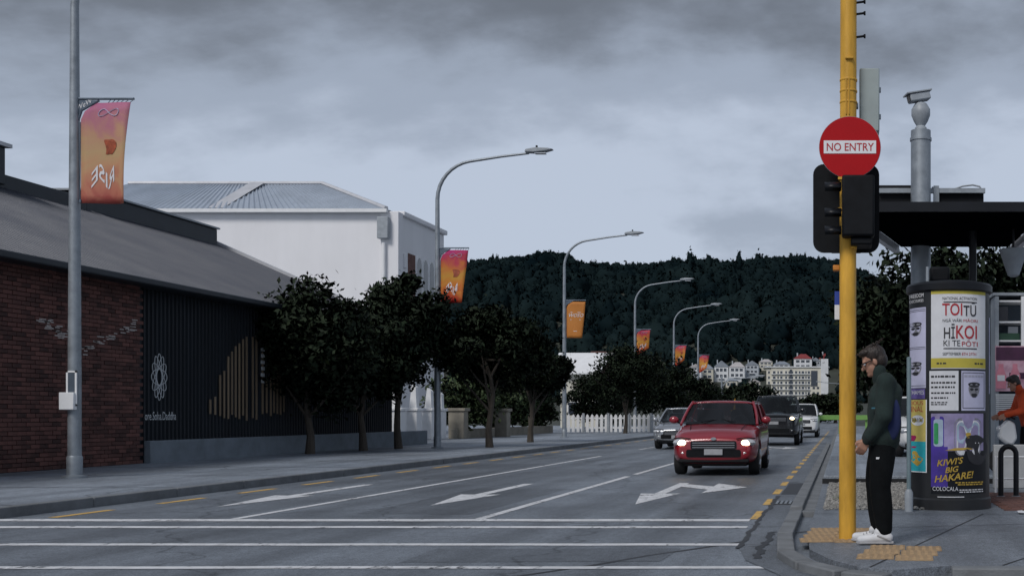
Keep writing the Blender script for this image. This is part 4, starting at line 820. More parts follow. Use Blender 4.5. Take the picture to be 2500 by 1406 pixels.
ctext('HĪ', 2316, 809, 36, 26, INK, p1, bold=.01); ctext('KOI', 2358, 811, 33, 52, REDINK, p1, bold=.01)
ctext('KI TE', 2322, 838, 14, 40, INK, p1); ctext('PŌTI', 2366, 838, 15, 40, REDINK, p1); ctext('SEPTEMBER', 2322, 864, 7, 44, INK, p1); ctext('8TH 27TH', 2364, 864, 7, 36, REDINK, p1)
for y in (738, 851): curved(2302, 2384, y-1.3, y+1.3, .006, INK, 'rule', p1)
fine_print(2286, 2312, 887, 4, INK, p1, .006); fine_print(2378, 2404, 887, 4, INK, p1, .006)
p2 = curved(2269, 2338, 905, 1002, .003, PAPER, 'poster', pc)
for yy, w_, hh_ in ((919, 60, 5), (934, 58, 4.5), (945, 56, 4.5), (959, 60, 4), (971, 40, 4), (982, 38, 3), (987, 36, 3)): fine_print(2273, 2273+w_, yy, hh_, INK, p2)
GREYINK_ = M('pale_grey_ink', (0.34, 0.34, 0.42), .7, 0, .1)
p3 = curved(2345, 2408, 905, 1002, .003, PAPERB, 'poster', pc)
for a in ((2348, 2405, 909, 910.5), (2348, 2405, 995, 996.5), (2348, 2349.5, 909, 996), (2403.5, 2405, 909, 996)): curved(*a, .0045, INK, 'rule', p3)
fine_print(2352, 2402, 918, 5, GREYINK_, p3)
def blob(pxc, py, w_, h_, m, parent, off=.005, name='portrait_print', wob=.08, ph=0, n=22):
    pts = [cyl(ang(pxc+w_/2*math.cos(a)*(1+wob*math.sin(3*a+ph))), pz(py-h_/2*math.sin(a)*(1+wob*math.cos(2*a+ph))), off) for a in np.linspace(0, 2*math.pi, n+1)[:-1]]
    c = cyl(ang(pxc), pz(py), off); return MB().add(pts+[c], [(i, (i+1) % n, n) for i in range(n)]).build(name, m, parent, smooth=False, fixn=False)
GREYINK = M('grey_ink', (0.22, 0.22, 0.25), .7, 0, .4, 30)
def portrait(pxc, py, s, parent):
    blob(pxc, py, 28*s, 38*s, GREYINK, parent, .0045); blob(pxc, py-13*s, 30*s, 14*s, INK, parent, .0055); blob(pxc, py+13*s, 14*s, 12*s, INK, parent, .0055, wob=.2)
    for d in (-1, 1): blob(pxc+d*6*s, py-2*s, 9*s, 7*s, INK, parent, .0055)
portrait(2377, 952, 1.0, p3)
p4 = curved(2223, 2261, 748, 946, .003, PAPERB, 'poster', pc); portrait(2238, 801, .9, p4); portrait(2238, 899, .9, p4)
for y in (752, 756, 845, 849, 940): curved(2224, 2260, y, y+1.2, .0045, INK, 'rule', p4)
ctext('FREEDOM', 2241, 718, 10, 30, WHITEINK, pc); ctext('DISCOURSES', 2241, 731, 7, 30, WHITEINK, pc)
PURP = M('poster_purple', (0.06, 0.03, 0.22), .6, 0, .3, 6, c2=(.20, .16, .42)); p5 = curved(2224, 2259, 948, 973, .003, PURP, 'poster', pc); ctext('THAMES', 2241, 957, 10, 32, PAPER, p5)
# lightbox style bill with yellow and turquoise halves
YL = M('bill_yellow', (0.55, 0.45, 0.12), .6, 0, .08, 6); TQ = M('bill_turquoise', (0.02, 0.38, 0.44), .6, 0, .1, 6); MAG = M('bill_magenta', (0.35, 0.01, 0.10), .6, 0, .1)
p6 = curved(2222, 2263, 975, 1153, .012, YL, 'poster', pc); curved(2222, 2263, 1078, 1153, .0135, TQ, 'lower_half', p6)
ctext('RIOUS', 2240, 983, 10, 32, REDINK, p6, .014); ctext('FINAL', 2240, 998, 14, 32, REDINK, p6, .014); blob(2244, 1026, 28, 26, PAPER, p6, .014, 'badge', 0); ctext('FABULOUS', 2244, 1025, 10, 24, INK, p6, .016)
blob(2233, 1070, 14, 18, MAG, p6, .015, 'flower_print', .25); blob(2234, 1092, 14, 6, MAG, p6, .015, 'flower_print', .25); blob(2241, 1120, 22, 30, GOLDINK, p6, .015, 'flower_print', .35, 2)
for a in ((2262, 2264.5, 975, 1154), (2222, 2264, 1151.5, 1154)): curved(*a, .015, WHITEINK, 'edge_strip', p6)
# large travel bill
p7 = curved(2273, 2409, 1008, 1205, .003, BLACKG, 'poster', pc); p7['label'] = 'purple and black travel poster with golden lettering and a dark bird'
LAV = M('bill_lavender', (0.30, 0.26, 0.44), .6, 0, .3, 5); VIO = M('bill_violet', (0.06, 0.03, 0.30), .6, 0, .3, 5); GRN = M('bill_green', (0.03, 0.30, 0.10), .6, 0, .4, 8); SKYB = M('bill_sky', (0.36, 0.46, 0.58), .6, 0, .2, 5)
curved(2273, 2402, 1009, 1100, .0042, LAV, 'upper_print', p7); curved(2273, 2312, 1090, 1188, .0046, VIO, 'side_print', p7)
def crr(pc_, pyc, hw, hh, r, m, off, name):
    P = rrect(pc_, pyc, hw, hh, r, 4); n = len(P); vs_ = [cyl(ang(a), pz(b), off) for a, b in P]+[cyl(ang(pc_), pz(pyc), off)]; return MB().add(vs_, [(i, (i+1) % n, n) for i in range(n)]).build(name, m, p7, smooth=False, fixn=False)
crr(2288, 1056, 15, 40, 6, VIO, .0052, 'window_print'); crr(2290, 1056, 11, 33, 5, SKYB, .0062, 'window_print'); crr(2285, 1058, 5, 26, 4, GRN, .0072, 'window_print')
crr(2362, 1066, 34, 46, 16, GREYINK, .0052, 'window_print'); crr(2362, 1068, 29, 42, 13, PAPER, .0062, 'window_print'); crr(2362, 1056, 28, 26, 12, SKYB, .0066, 'window_print')
blob(2384, 1098, 56, 76, INK, p7, .0082, 'bird_print', .06, 1); blob(2372, 1078, 34, 36, INK, p7, .0084, 'bird_print', .12); blob(2362, 1062, 12, 16, GOLDINK, p7, .0078, 'crest_print', .2)
MB().add([cyl(ang(a), pz(b), .0095) for a, b in ((2305, 1099), (2330, 1093), (2360, 1092), (2376, 1096), (2350, 1098), (2330, 1099))], [(0, 1, 5), (1, 2, 4, 5), (2, 3, 4)]).build('beak_print', GOLDINK, p7, smooth=False, fixn=False)
for d in (2380, 2388): blob(d, 1081, 2.6, 3, WHITEINK, p7, .010, 'eye_print', 0, n=8)
ctext("KIWI'S", 2318, 1126, 16, 62, GOLDINK, p7, .011, shear=.2, rot=.13, bold=.02); ctext('BIG', 2322, 1145, 14, 32, GOLDINK, p7, .011, shear=.2, rot=.13, bold=.02); ctext('HAKARE!', 2328, 1163, 17, 94, GOLDINK, p7, .011, shear=.2, rot=.13, bold=.02)
fine_print(2330, 2400, 1177, 3, GOLDINK, p7, .011); fine_print(2336, 2398, 1182, 3, GOLDINK, p7, .011); ctext('COLOCALA', 2307, 1192, 10, 60, WHITEINK, p7, .011); fine_print(2340, 2400, 1195, 2.4, WHITEINK, p7, .011); fine_print(2340, 2400, 1200, 2.4, WHITEINK, p7, .011)
curved(2288, 2352, 1211, 1213, .004, WHITEINK, 'torn_strip', pc)
# right-hand edge bills
p8 = curved(2419.5, 2425.5, 770, 960, .004, PAPERB, 'poster', pc, 4)
# slim post against the column
POST = M('post_teal_grey', (0.20, 0.27, 0.29), .4, .3, .15, 4)
sp_ = empty('sign_post', (PX(2219, 12.85), 12.95, .07), 'slim teal-grey post standing against the poster column', 'post'); x = PX(2219, 12.95)
MB().tube([(x, 12.95, .07), (x, 12.95, PZ(874, 12.95))], .027, 12).build('post', POST, sp_); MB().lathe((x, 12.95, .07), [(.05, 0), (.05, .22), (.03, .26)], 12).build('sleeve', GREYP, sp_); MB().ball((x, 12.95, PZ(874, 12.95)), (.028, .028, .016), 10, 5).build('cap', POST, sp_)
# ================================================================ camera mast, canopy, kiosk on the right
MD = 18.8; mxp = PX(2248, MD)
mast = empty('camera_mast', (mxp, MD, .2), 'tall grey mast topped by a surveillance camera behind the canopy', 'mast')
MB().lathe((mxp, MD, .2), [(.17, 0), (.17, PZ(345, MD)-.2), (.185, PZ(345, MD)-.2), (.185, PZ(338, MD)-.2), (.17, PZ(338, MD)-.2), (.17, PZ(320, MD)-.2)], 28).build('tube', GALV, mast)
MB().lathe((mxp, MD, PZ(320, MD)), [(.10, 0), (.10, .05), (.07, .08), (.12, .16), (.16, .26), (.16, .36), (.10, .46), (.05, .48)], 20).build('pan_head', GREYP, mast)
zc_ = PZ(238, MD); rm_ = Matrix.Translation((mxp-.02, MD, zc_)) @ Matrix.Rotation(R(-14), 4, 'Y') @ Matrix.Rotation(R(18), 4, 'Z')
ch = MB().box(-.20, .17, -.09, .09, -.07, .06, rm_).build('camera_housing', GREYP, mast, bevel=.02); MB().box(-.25, .21, -.11, .11, .065, .085, rm_).build('sun_shield', GREYP, ch, smooth=False); MB().box(-.212, -.202, -.06, .06, -.05, .045, rm_).build('lens_window', GLASS, ch, smooth=False)
MB().tube([(mxp-.02, MD, PZ(252, MD)-.06), (mxp-.02, MD, zc_-.06)], .04, 8).build('neck', GREYP, mast)
arm_z = PZ(468, 19.2)
MB().box(PX(2145, 19.2), PX(2402, 19.2), 19.0, 19.08, arm_z-.06, arm_z+.02).build('cross_arm', GALV, mast, smooth=False)
for (a, b, t, bt) in ((2143, 2226, 455, 560), (2292, 2400, 462, 560)): MB().box(PX(a, 19.2), PX(b, 19.2), 19.1, 19.45, PZ(bt, 19.2), PZ(t, 19.2)).build('message_box', BLACKP, mast, bevel=.015)
MB().box(PX(2277, 19.2), PX(2290, 19.2), 18.98, 19.1, PZ(545, 19.2), PZ(460, 19.2)).build('bracket', GALV, mast, smooth=False)
MB().tube([(PX(p, 19.2), 19.2, PZ(q, 19.2)) for p, q in ((2275, 458), (2300, 463), (2330, 462), (2350, 455), (2375, 452), (2392, 456), (2398, 466))], .016, 6).build('cable', GREYP, mast)
MATB = M('matt_black', (.0025, .003, .004), 1.0, 0, .3, 4, spec=.0)
# tapered black canopy on a central post
CH = 4.05; K = (CH-CAMZ)*FPX
n0, n1, f0, f1 = 2119, 2520, 2200, 2462; D1, D2 = K/(1012-512), K/(1012-603)
can = empty('canopy', (PX(2375, 17.2), 17.2, .2), 'black tapered canopy roof on a dark post behind the poster column', 'canopy')
pl = [(PX(n0, D1), D1), (PX(n1, D1), D1), (PX(n1+40, D1), D1+1), (PX(f1, D2), D2), (PX(f0, D2), D2), (PX(n0, D1), D1+.9)]
MB().prism(pl, CH, CH+.06, lambda a, b, d: (a, b, d)).build('roof_panel', MATB, can, smooth=False)
MB().box(pl[0][0]-.02, pl[1][0]+.02, D1-.05, D1-.005, CH-.03, CH+.10).build('front_fascia', BLACKG, can, smooth=False)
def strip(a, b, h0, h1, m, th=.03):
    a = Vector((*a, 0)); b = Vector((*b, 0)); d = (b-a).normalized(); n = Vector((d.y, -d.x, 0))*th; q = MB(); P = [a, b, b+n, a+n]; q.add([p+Vector((0, 0, h0)) for p in P]+[p+Vector((0, 0, h1)) for p in P], [(3,2,1,0),(4,5,6,7),(0,1,5,4),(1,2,6,5),(2,3,7,6),(3,0,4,7)]); return q.build('side_gutter', FLASH, can, smooth=False)
strip((pl[5][0]-.03, pl[5][1]), (pl[4][0]-.03, pl[4][1]), CH-.10, CH+.02, FLASH, -.10); strip((pl[2][0]+.03, pl[2][1]), (pl[3][0]+.03, pl[3][1]), CH-.10, CH+.02, FLASH, .10)
MB().tube([(PX(2375, 17.2), 17.2, .2), (PX(2375, 17.2), 17.2, CH)], .06, 12).build('post', BLACKG, can)
MB().prism([(PX(2112, 15.5), PZ(515, 15.5)), (PX(2132, 15.5), PZ(515, 15.5)), (PX(2140, 15.5), PZ(456, 15.5)), (PX(2110, 15.5), PZ(456, 15.5))], 15.45, 15.6, lambda a, b, d: (a, d, b)).build('lamp_housing', FLASH, can, bevel=.02)
MB().tube([(PX(2122, 15.5), 15.53, PZ(520, 15.5)), (PX(2122, 15.5), 15.53, CH+.06)], .02, 8).build('lamp_stem', GALV, can)
# pendant lamp with a tapered head under the canopy edge
tl = empty('pendant_lamp', (PX(2474, 17.0), 17.0, PZ(676, 17.0)), 'grey pendant lamp with a tapering head hanging from the canopy', 'lamp'); xx = PX(2474, 17.0)
MB().lathe((xx, 17.0, 0), [(.05, PZ(676, 17.0)), (.09, PZ(672, 17.0)), (.21, PZ(616, 17.0)), (.23, PZ(610, 17.0)), (.03, PZ(604, 17.0))], 16).build('head', GREYP, tl); MB().tube([(xx, 17.0, PZ(606, 17.0)), (xx, 17.0, CH)], .02, 10).build('stem', BLACKG, tl)
# kiosk
SHELF = M('kiosk_blue_grey', (0.055, 0.075, 0.10), .6, 0, .2, 2)
kx0, KD = PX(2426, 21.0), 21.0
ki = empty('kiosk', (kx0+1.6, KD, .2), 'street kiosk with white-framed shelves and drink advertisement', 'kiosk')
MB().box(kx0, kx0+3.6, KD+.6, KD+3, .2, PZ(722, KD)).build('body', SHELF, ki, smooth=False)
MB().box(kx0-.02, kx0+3.7, KD-.05, KD+3.1, PZ(722, KD)+.003, PZ(715, KD)).build('roof', GREYP, ki, smooth=False)
for py_ in (735, 786, 832): MB().box(kx0+.03, kx0+3.5, KD, KD+.595, PZ(py_+2, KD), PZ(py_-2, KD)).build('shelf', WHITEP, ki, smooth=False)
MB().box(PX(2492, KD), PX(2500, KD)+.03, KD-.06, KD-.01, .2, PZ(724, KD)).build('frame_post', WHITEP, ki, smooth=False)
MB().box(kx0+.02, kx0+.09, KD-.06, KD+.59, .2, PZ(724, KD)).build('frame_post', GREYP, ki, smooth=False)
gd = [(M('goods_dark', (.02, .022, .03), .5), (2438, 2462, 783, 748)), (M('goods_green', (.02, .07, .04), .5), (2437, 2492, 829, 812)), (PAPER, (2466, 2490, 814, 795)), (GOLDINK, (2430, 2450, 825, 815))]
for m, (a, b, y0, y1) in gd: MB().box(PX(a, KD), PX(b, KD), KD+.05+.09*gd.index((m, (a, b, y0, y1))), KD+.12+.09*gd.index((m, (a, b, y0, y1))), PZ(y0, KD), PZ(y1, KD)).build('goods', m, ki, smooth=False)
PINK = M('advert_pink', (0.50, 0.22, 0.32), .6, 0, .3, 5, c2=(.62, .42, .50)); DPK = M('advert_dark', (.05, .01, .04), .6, 0, .3, 5)
ad = MB().box(kx0+.02, kx0+1.4, KD-.10, KD-.065, PZ(955, KD), PZ(845, KD)).build('advert_panel', PINK, ki, smooth=False)
MB().box(kx0+.03, kx0+1.38, KD-.106, KD-.101, PZ(880, KD), PZ(848, KD)).build('dark_print', DPK, ad, smooth=False); MB().box(PX(2462, KD), PX(2500, KD), KD-.106, KD-.101, PZ(925, KD), PZ(910, KD)).build('dark_print', DPK, ad, smooth=False)
for px in (2442, 2476):
    x = PX(px, KD); P = [(-.09, -.42), (.09, -.42), (.10, -.1), (.045, .1), (.045, .2), (-.045, .2), (-.045, .1), (-.10, -.1)]
    MB().prism([(x+a, PZ(908, KD)+b*.75) for a, b in P], KD-.113, KD-.107, lambda a, b, d: (a, d, b)).build('bottle_print', M('bottle_pink', (.55, .20, .26), .5), ad, smooth=False); MB().box(x-.07, x+.07, KD-.118, KD-.114, PZ(930, KD), PZ(916, KD)).build('label_print', PAPER, ad, smooth=False)
for k in range(12): z = PZ(962+k*4.6, KD); MB().box(kx0+.03, PX(2482, KD), KD-.11, KD-.04, z-.022, z).build('louvre', WHITEP, ki, smooth=False)
MB().box(kx0+.03, kx0+1.5, KD-.035, KD-.0, .2, PZ(960, KD)).build('lower_panel', SHELF, ki, smooth=False)
# low pale wall and rail behind the rack, white upright
tag(MB().box(PX(2426, 17.0), 6.5, 16.95, 17.12, .07, PZ(1085, 17)).build('low_wall', M('pale_concrete', (.34, .35, .36), .8, 0, .15, 2, bump=.2), None, bevel=.015), 'low pale concrete wall behind the black bicycle rack', 'wall')
rl = empty('hand_rail', (PX(2470, 15.9), 15.9, .07), 'thin pale two-bar rail in front of the low concrete wall', 'rail')
for py_ in (1115, 1168): MB().tube([(PX(2428, 15.9), 15.9, PZ(py_, 15.9)), (4.4, 15.9, PZ(py_, 15.9))], .014, 8).build('bar', WHITEP, rl)
for px in (2431, 2640): MB().tube([(PX(px, 15.9), 15.9, .07), (PX(px, 15.9), 15.9, PZ(1112, 15.9))], .016, 8).build('upright', WHITEP, rl)
hoop = []; hx, hd_ = PX(2462, 15.2), 15.2; hr = .105
hoop = [(hx-hr, hd_, .07), (hx-hr, hd_, .62)]+[(hx-hr*math.cos(a), hd_, .66+hr*math.sin(a)) for a in np.linspace(.2, math.pi-.2, 7)]+[(hx+hr, hd_, .62), (hx+hr, hd_, .07)]
rk = empty('bicycle_rack', (hx, hd_, .07), 'black hoop bicycle rack standing on the red brick paving', 'bicycle rack'); MB().tube(hoop, .038, 12).build('hoop', BLACKG, rk)
for s_ in (-1, 1): MB().lathe((hx+s_*hr, hd_, .07), [(.065, 0), (.065, .014), (.04, .02)], 12).build('foot_plate', GALV, rk)
# green barrier rail, far signal pole
GREENP = M('green_paint', (0.16, 0.33, 0.08), .5, 0, .1)
D = 62; gb = empty('barrier_rail', (PX(2030, D), D, .1), 'light green horizontal barrier rail behind the white car', 'barrier')
MB().box(PX(1985, D), PX(2120, D), D-.06, D+.06, PZ(1025, D), PZ(1013, D)).build('beam', GREENP, gb, bevel=.02)
for px in (2050, 2115): MB().box(PX(px, D)-.06, PX(px, D)+.06, D+.065, D+.16, .1, PZ(1016, D)).build('post', GREENP, gb, smooth=False)
D = 104; fs = empty('far_signal', (PX(1793, D), D, 0), 'distant yellow signal pole beside the black pickup', 'traffic signal'); x = PX(1793, D)
MB().tube([(x, D, 0), (x, D, PZ(972, D))], .09, 10).build('pole', YELP, fs); MB().box(x-.32, x-.1, D-.12, D+.1, PZ(1000, D), PZ(978, D)).build('lantern', BLACKP, fs, bevel=.02); MB().tube([(x-.25, D+.2, 0), (x-.25, D+.2, PZ(980, D))], .07, 10).build('pole', YELP, fs)
# ================================================================ vehicles
PAPERG = M('plate_grey', (.34, .35, .37), .4)
def car(name, label, cat, loc, rz, paint, L_=4.0, W=1.72, H_=1.50, hood0=.76, hood1=1.0, belt=.99, wsb=1.05, wst=1.75, rt=.55, rb=.10, wr=.31, wbs=2.45, foh=.78, lit=False, zb=.20, pick=False, plate=True, grille=None):
    t = empty(name, (0, 0, 0), label, cat, 'cars on and beside the road'); w = W/2; F0 = -L_/2
    CARP = paint
    # lower body
    def ztop(y):
        u = y-F0
        if u < wsb: return hood0+(hood1-hood0)*(max(0, u)/wsb)**.6
        if pick and y > .9: return belt+.02
        return belt+.02
    stn = [F0, F0+.06, F0+.22, F0+.5, F0+.9, F0+wsb, F0+wsb+.5, 0.1, .8, L_/2-.8, L_/2-.35, L_/2-.1, L_/2]
    half = []
    for y in stn:
        u = y-F0; v = L_/2-y; k = 1-.20*max(0, 1-u/.45)**2-.13*max(0, 1-v/.5)**2; ww = w*k
        b0 = zb+.10*max(0, 1-u/.3)+.10*max(0, 1-v/.4); zt_ = ztop(y)-.08*max(0, 1-u/.16)
        zs = min(zt_-.04, belt-.02) if u >= wsb else zt_-.06
        half.append([(0, b0), (ww*.82, b0), (ww*.97, b0+.10), (ww, b0+(zs-b0)*.5), (ww*.985, zs-.10), (ww*.93, zs), (ww*.72, zt_), (0, zt_+.025)])
    b = MB(); n = 14; vs_ = []
    for y, hp in zip(stn, half):
        ring = hp+[(-a, c) for a, c in reversed(hp[1:-1])]; vs_ += [(a, y, c) for a, c in ring]
    fs_ = [(i*n+k, i*n+(k+1) % n, (i+1)*n+(k+1) % n, (i+1)*n+k) for i in range(len(stn)-1) for k in range(n)]+[tuple(range(n-1, -1, -1)), tuple(range((len(stn)-1)*n, len(stn)*n))]
    b.add(vs_, fs_); body = b.build('body', CARP, t, sub=2, ang=1.2)
    cut = MB(); yf, yr = F0+foh, F0+foh+wbs
    for yw in (yf, yr):
        for s in (-1, 1): cut.tube([(s*(w-.30), yw, wr+.02), (s*(w+.2), yw, wr+.02)], wr+.065, 24)
    cu = cut.build('cutter', None, None, smooth=False); bo = body.modifiers.new('c', 'BOOLEAN'); bo.object = cu; bo.operation = 'DIFFERENCE'; bo.solver = 'EXACT'
    bpy.context.view_layer.update(); freeze(body); bpy.data.objects.remove(cu); body.data.shade_smooth(); body.data.set_sharp_from_angle(angle=.7)
    MB().box(-w+.25, w-.25, F0+.3, L_/2-.3, zb-.02, zb+.3).build('underbody', RUBBER, t, smooth=False)
    # greenhouse
    zr = H_; zbl = belt+.0; yb0, yt0 = F0+wsb-.05, F0+wst; yb1, yt1 = L_/2-rb, L_/2-rt
    if pick: yb1, yt1 = .95, .80
    wb_, wt_ = w*.90, w*.74
    def gp(u, v, s=1):      # u 0..1 front-back along the side, v 0..1 up
        y = (yb0+(yb1-yb0)*u)*(1-v)+(yt0+(yt1-yt0)*u)*v; return Vector((s*(wb_+(wt_-wb_)*v+.02*math.sin(math.pi*v)), y, zbl+(zr-.05-zbl)*v))
    def scr(yb, yt, sgn, name):
        g = MB(); vs_ = [];
        for j in range(5):
            v = .03+.93*j/4
            for i in range(9):
                a = -1+2*i/8; x = a*(wb_+(wt_-wb_)*v-.03); bul = .10*(1-a*a)*sgn; vs_.append((x, yb+(yt-yb)*v+bul, zbl+(zr-.05-zbl)*v+.03*(1-a*a)*v))
        g.add(vs_, [(j*9+i, j*9+i+1, (j+1)*9+i+1, (j+1)*9+i) for j in range(4) for i in range(8)]); return g.build(name, CARGLASS, t)
    scr(yb0, yt0, -1, 'windscreen'); scr(yb1, yt1, 1, 'rear_window')
    for s in (-1, 1):
        for (u0, u1) in ((.03, .47), (.53, .95)):
            P = [gp(u0, .04, s), gp(u1, .04, s), gp(u1, .93, s), gp(u0, .93, s)]; MB().add(P, [(0, 1, 2, 3)]).build('side_window', CARGLASS, t, smooth=False)
        pl_ = MB()
        for u in (0, .5, 1.0): pl_.tube([gp(u, v, s)+Vector((s*.004, 0, 0)) for v in (0, .33, .66, 1)], .030 if u != .5 else .024, 8)
        pl_.tube([gp(u, 1.0, s) for u in (0, .5, 1)], .035, 8); pl_.build('pillars', CARP, t)
        mr_ = MB(); mr_.ball((s*(w+.09), F0+wsb+.12, belt+.10), (.10, .055, .075), 12, 8); mir = mr_.build('mirror', CARP, t); MB().tube([(s*(w*.92), F0+wsb+.15, belt+.02), (s*(w+.05), F0+wsb+.13, belt+.07)], .02, 6).build('stalk', BLACKP, mir)
    rf = MB(); vs_ = []
    for j in range(7):
        v = j/6; y = yt0-.05+(yt1-yt0+.10)*v
        for i in range(9): a = -1+2*i/8; vs_.append((a*(wt_+.02), y, zr-.055+.055*(1-a**4)*(1-abs(2*v-1)**4*.6)))
    rf.add(vs_, [(j*9+i, j*9+i+1, (j+1)*9+i+1, (j+1)*9+i) for j in range(6) for i in range(8)]); o = rf.build('roof', CARP, t); q = o.modifiers.new('t', 'SOLIDIFY'); q.thickness = .04
    if pick: MB().box(-w*.86, w*.86, 1.0, L_/2-.1, belt-.15, belt+.06).build('tray_cover', BLACKP, t, bevel=.03)
    MB().box(-w*.82, w*.82, yb0+.12, yb0+.55, belt-.02, belt+.06).build('dashboard', TRIM, t, bevel=.03)
    ysw = yb0+.72; MB().tube([(w*.42+.17*math.cos(a), ysw+.06*math.sin(a), belt+.02+.17*math.sin(a)) for a in np.linspace(0, 6.28, 18)], .016, 6, cap=False).build('steering_wheel', TRIM, t)
    for s in (-1, 1):
        for yo in (1.15, 1.95):
            if yb0+yo > yt1-.1: continue
            st_ = MB().prism(rrect(s*w*.42, belt+.06, .24, .26, .09), yb0+yo, yb0+yo+.16, lambda a, c, d: (a, d, c)).build('seat', TRIM, t, smooth=False); MB().prism(rrect(s*w*.42, belt+.42, .13, .085, .05), yb0+yo+.03, yb0+yo+.12, lambda a, c, d: (a, d, c)).build('headrest', TRIM, st_, smooth=False)
    # front
    zg = hood0-.16
    gm = grille or BLACKG
    gi = MB().prism(rrect(0, zg, w*.52, .085 if not pick else .16, .04), F0-.012, F0+.12, lambda a, c, d: (a, d, c)).build('grille', gm, t, smooth=False)
    for k in range(3): MB().box(-w*.48, w*.48, F0-.022, F0-.013, zg-.05+k*.045, zg-.038+k*.045).build('grille_bar', RIM, gi, smooth=False)
    MB().prism(rrect(0, zb+.24, w*.62, .075, .04), F0-.004, F0+.10, lambda a, c, d: (a, d, c)).build('lower_intake', BLACKP, t, smooth=False)
    if plate: MB().box(-.18, .18, F0-.03, F0-.014, zg-.19, zg-.075).build('number_plate', PAPERG, t, bevel=.004)
    for s in (-1, 1):
        hl = MB(); hl.ball((s*w*.72, F0+.17, hood0-.11), (.20, .17, .085), 16, 8); hlo = hl.build('headlight', LENS, t)
        hb_ = MB(); hb_.ball((s*w*.72, F0+.055, hood0-.115), (.105, .06, .058), 14, 8); hb_.build('bulb', HEADL if lit else RIM, hlo)
        bz_ = MB(); bz_.tube([(s*w*.52, F0+.0, hood0-.035), (s*w*.74, F0+.04, hood0-.015), (s*w*.93, F0+.20, hood0-.03)], .012, 6); bz_.build('bezel', BLACKP, hlo)
        fl_ = MB(); fl_.ball((s*w*.70, F0+.10, zb+.25), (.075, .09, .055), 12, 6); fl_.build('fog_lamp', LENS, t)
        MB().box(s*w*.80-.10, s*w*.80+.10, L_/2-.16, L_/2-.04, belt-.28, belt-.05).build('tail_light', REDSIGN, t, bevel=.02)
    MB().box(-w*.80, w*.80, F0+.02, F0+.12, zb+.06, zb+.13).build('bumper_lip', TRIM, t, bevel=.02)
    MB().prism([(.055*math.cos(a), hood0-.035+.03*math.sin(a)) for a in np.linspace(0, 6.28, 13)[:-1]], F0+.0, F0+.04, lambda a, c, d: (a, d, c)).build('badge', RIM, t, smooth=False)
    for s in (-1, 1): MB().tube([(s*w*.55, F0+.14, hood0+.005), (s*w*.60, F0+.5, hood0+(hood1-hood0)*.62+.02), (s*w*.66, F0+wsb-.1, hood1+.008)], .006, 5).build('bonnet_gap', BLACKP, t)
    for s in (-1, 1):
        wp = MB(); x = s*(w-.30)
        wp.tube([(s*w*.42, F0+wsb-.10, hood1+.045), (s*w*.05, F0+wsb+.03, hood1+.10)], .008, 5); wp.build('wiper', BLACKP, t)
    for yw in (yf, yr):
        for s in (-1, 1):
            x0, x1 = s*(w-.22), s*(w-.015); c = Vector((0, yw, wr)); prof = [(x0, wr*.72), (x0, wr*.96), (x0+s*.03, wr), (x1-s*.03, wr), (x1, wr*.95), (x1, wr*.70)]
            tm = MB(); nn = 28; vs_ = [(xx, yw+r*math.cos(2*math.pi*k/nn), wr+r*math.sin(2*math.pi*k/nn)) for xx, r in prof for k in range(nn)]
            tm.add(vs_, [(i*nn+k, i*nn+(k+1) % nn, (i+1)*nn+(k+1) % nn, (i+1)*nn+k) for i in range(len(prof)-1) for k in range(nn)]); tb2 = tm.build('wheel', RUBBER, t)
            rm2 = MB(); rm2.tube([(x1-s*.05, yw, wr), (x1-s*.012, yw, wr)], [wr*.70, wr*.66], 24)
            for k in range(5): a = 2*math.pi*k/5; d = Vector((0, math.cos(a), math.sin(a))); rm2.tube([Vector((x1-s*.005, yw, wr))+d*wr*.1, Vector((x1-s*.005, yw, wr))+d*wr*.64], [.04, .028], 6)
            rm2.build('rim', RIM, tb2)
    t.location = loc; t.rotation_euler.z = rz; return t
RED = M('red_car_paint', (0.24, 0.008, 0.018), .28, .1, .05, 3, coat=.8); BLKC = M('black_car_paint', (0.010, 0.012, 0.015), .25, .1, .1, 3, coat=.8)
WHC = M('white_car_paint', (0.68, 0.69, 0.70), .3, 0, .03, 3, coat=.7); SILC = M('silver_car_paint', (0.30, 0.32, 0.35), .3, .5, .05, 3, coat=.7)
car('red_car', 'red hatchback with lit headlights driving towards the crossing', 'car', (-2.53, 23.6, .005), 0, RED, lit=True)
car('silver_car', 'silver sedan waiting in the middle lane beside the red hatchback', 'car', (-5.75, 40.5, .005), 0, SILC, L_=4.5, W=1.78, H_=1.46, hood0=.72, hood1=.95, belt=.92, wsb=1.25, wst=2.05, rt=1.25, rb=.55, wbs=2.7, foh=.9)
car('black_pickup', 'large black pickup with lit headlights behind the red hatchback', 'pickup', (PX(1890, 43), 45.4, .005), 0, BLKC, L_=5.2, W=1.95, H_=1.98, hood0=1.17, hood1=1.30, belt=1.28, wsb=1.35, wst=2.0, rt=.55, wr=.40, wbs=3.2, foh=.95, lit=True, zb=.34, pick=True)
car('white_suv', 'white compact SUV queued behind the black pickup', 'car', (-2.18, 60.1, .005), 0, WHC, L_=4.3, W=1.79, H_=1.80, hood0=1.0, hood1=1.16, belt=1.14, wsb=1.05, wst=1.7, rt=.45, wr=.34, wbs=2.5, foh=.85, zb=.26)
car('parked_white_car', 'white hatchback parked behind the standing man', 'car', (PX(2258, 26.5), 28.8, .165), .12, WHC, H_=1.52)
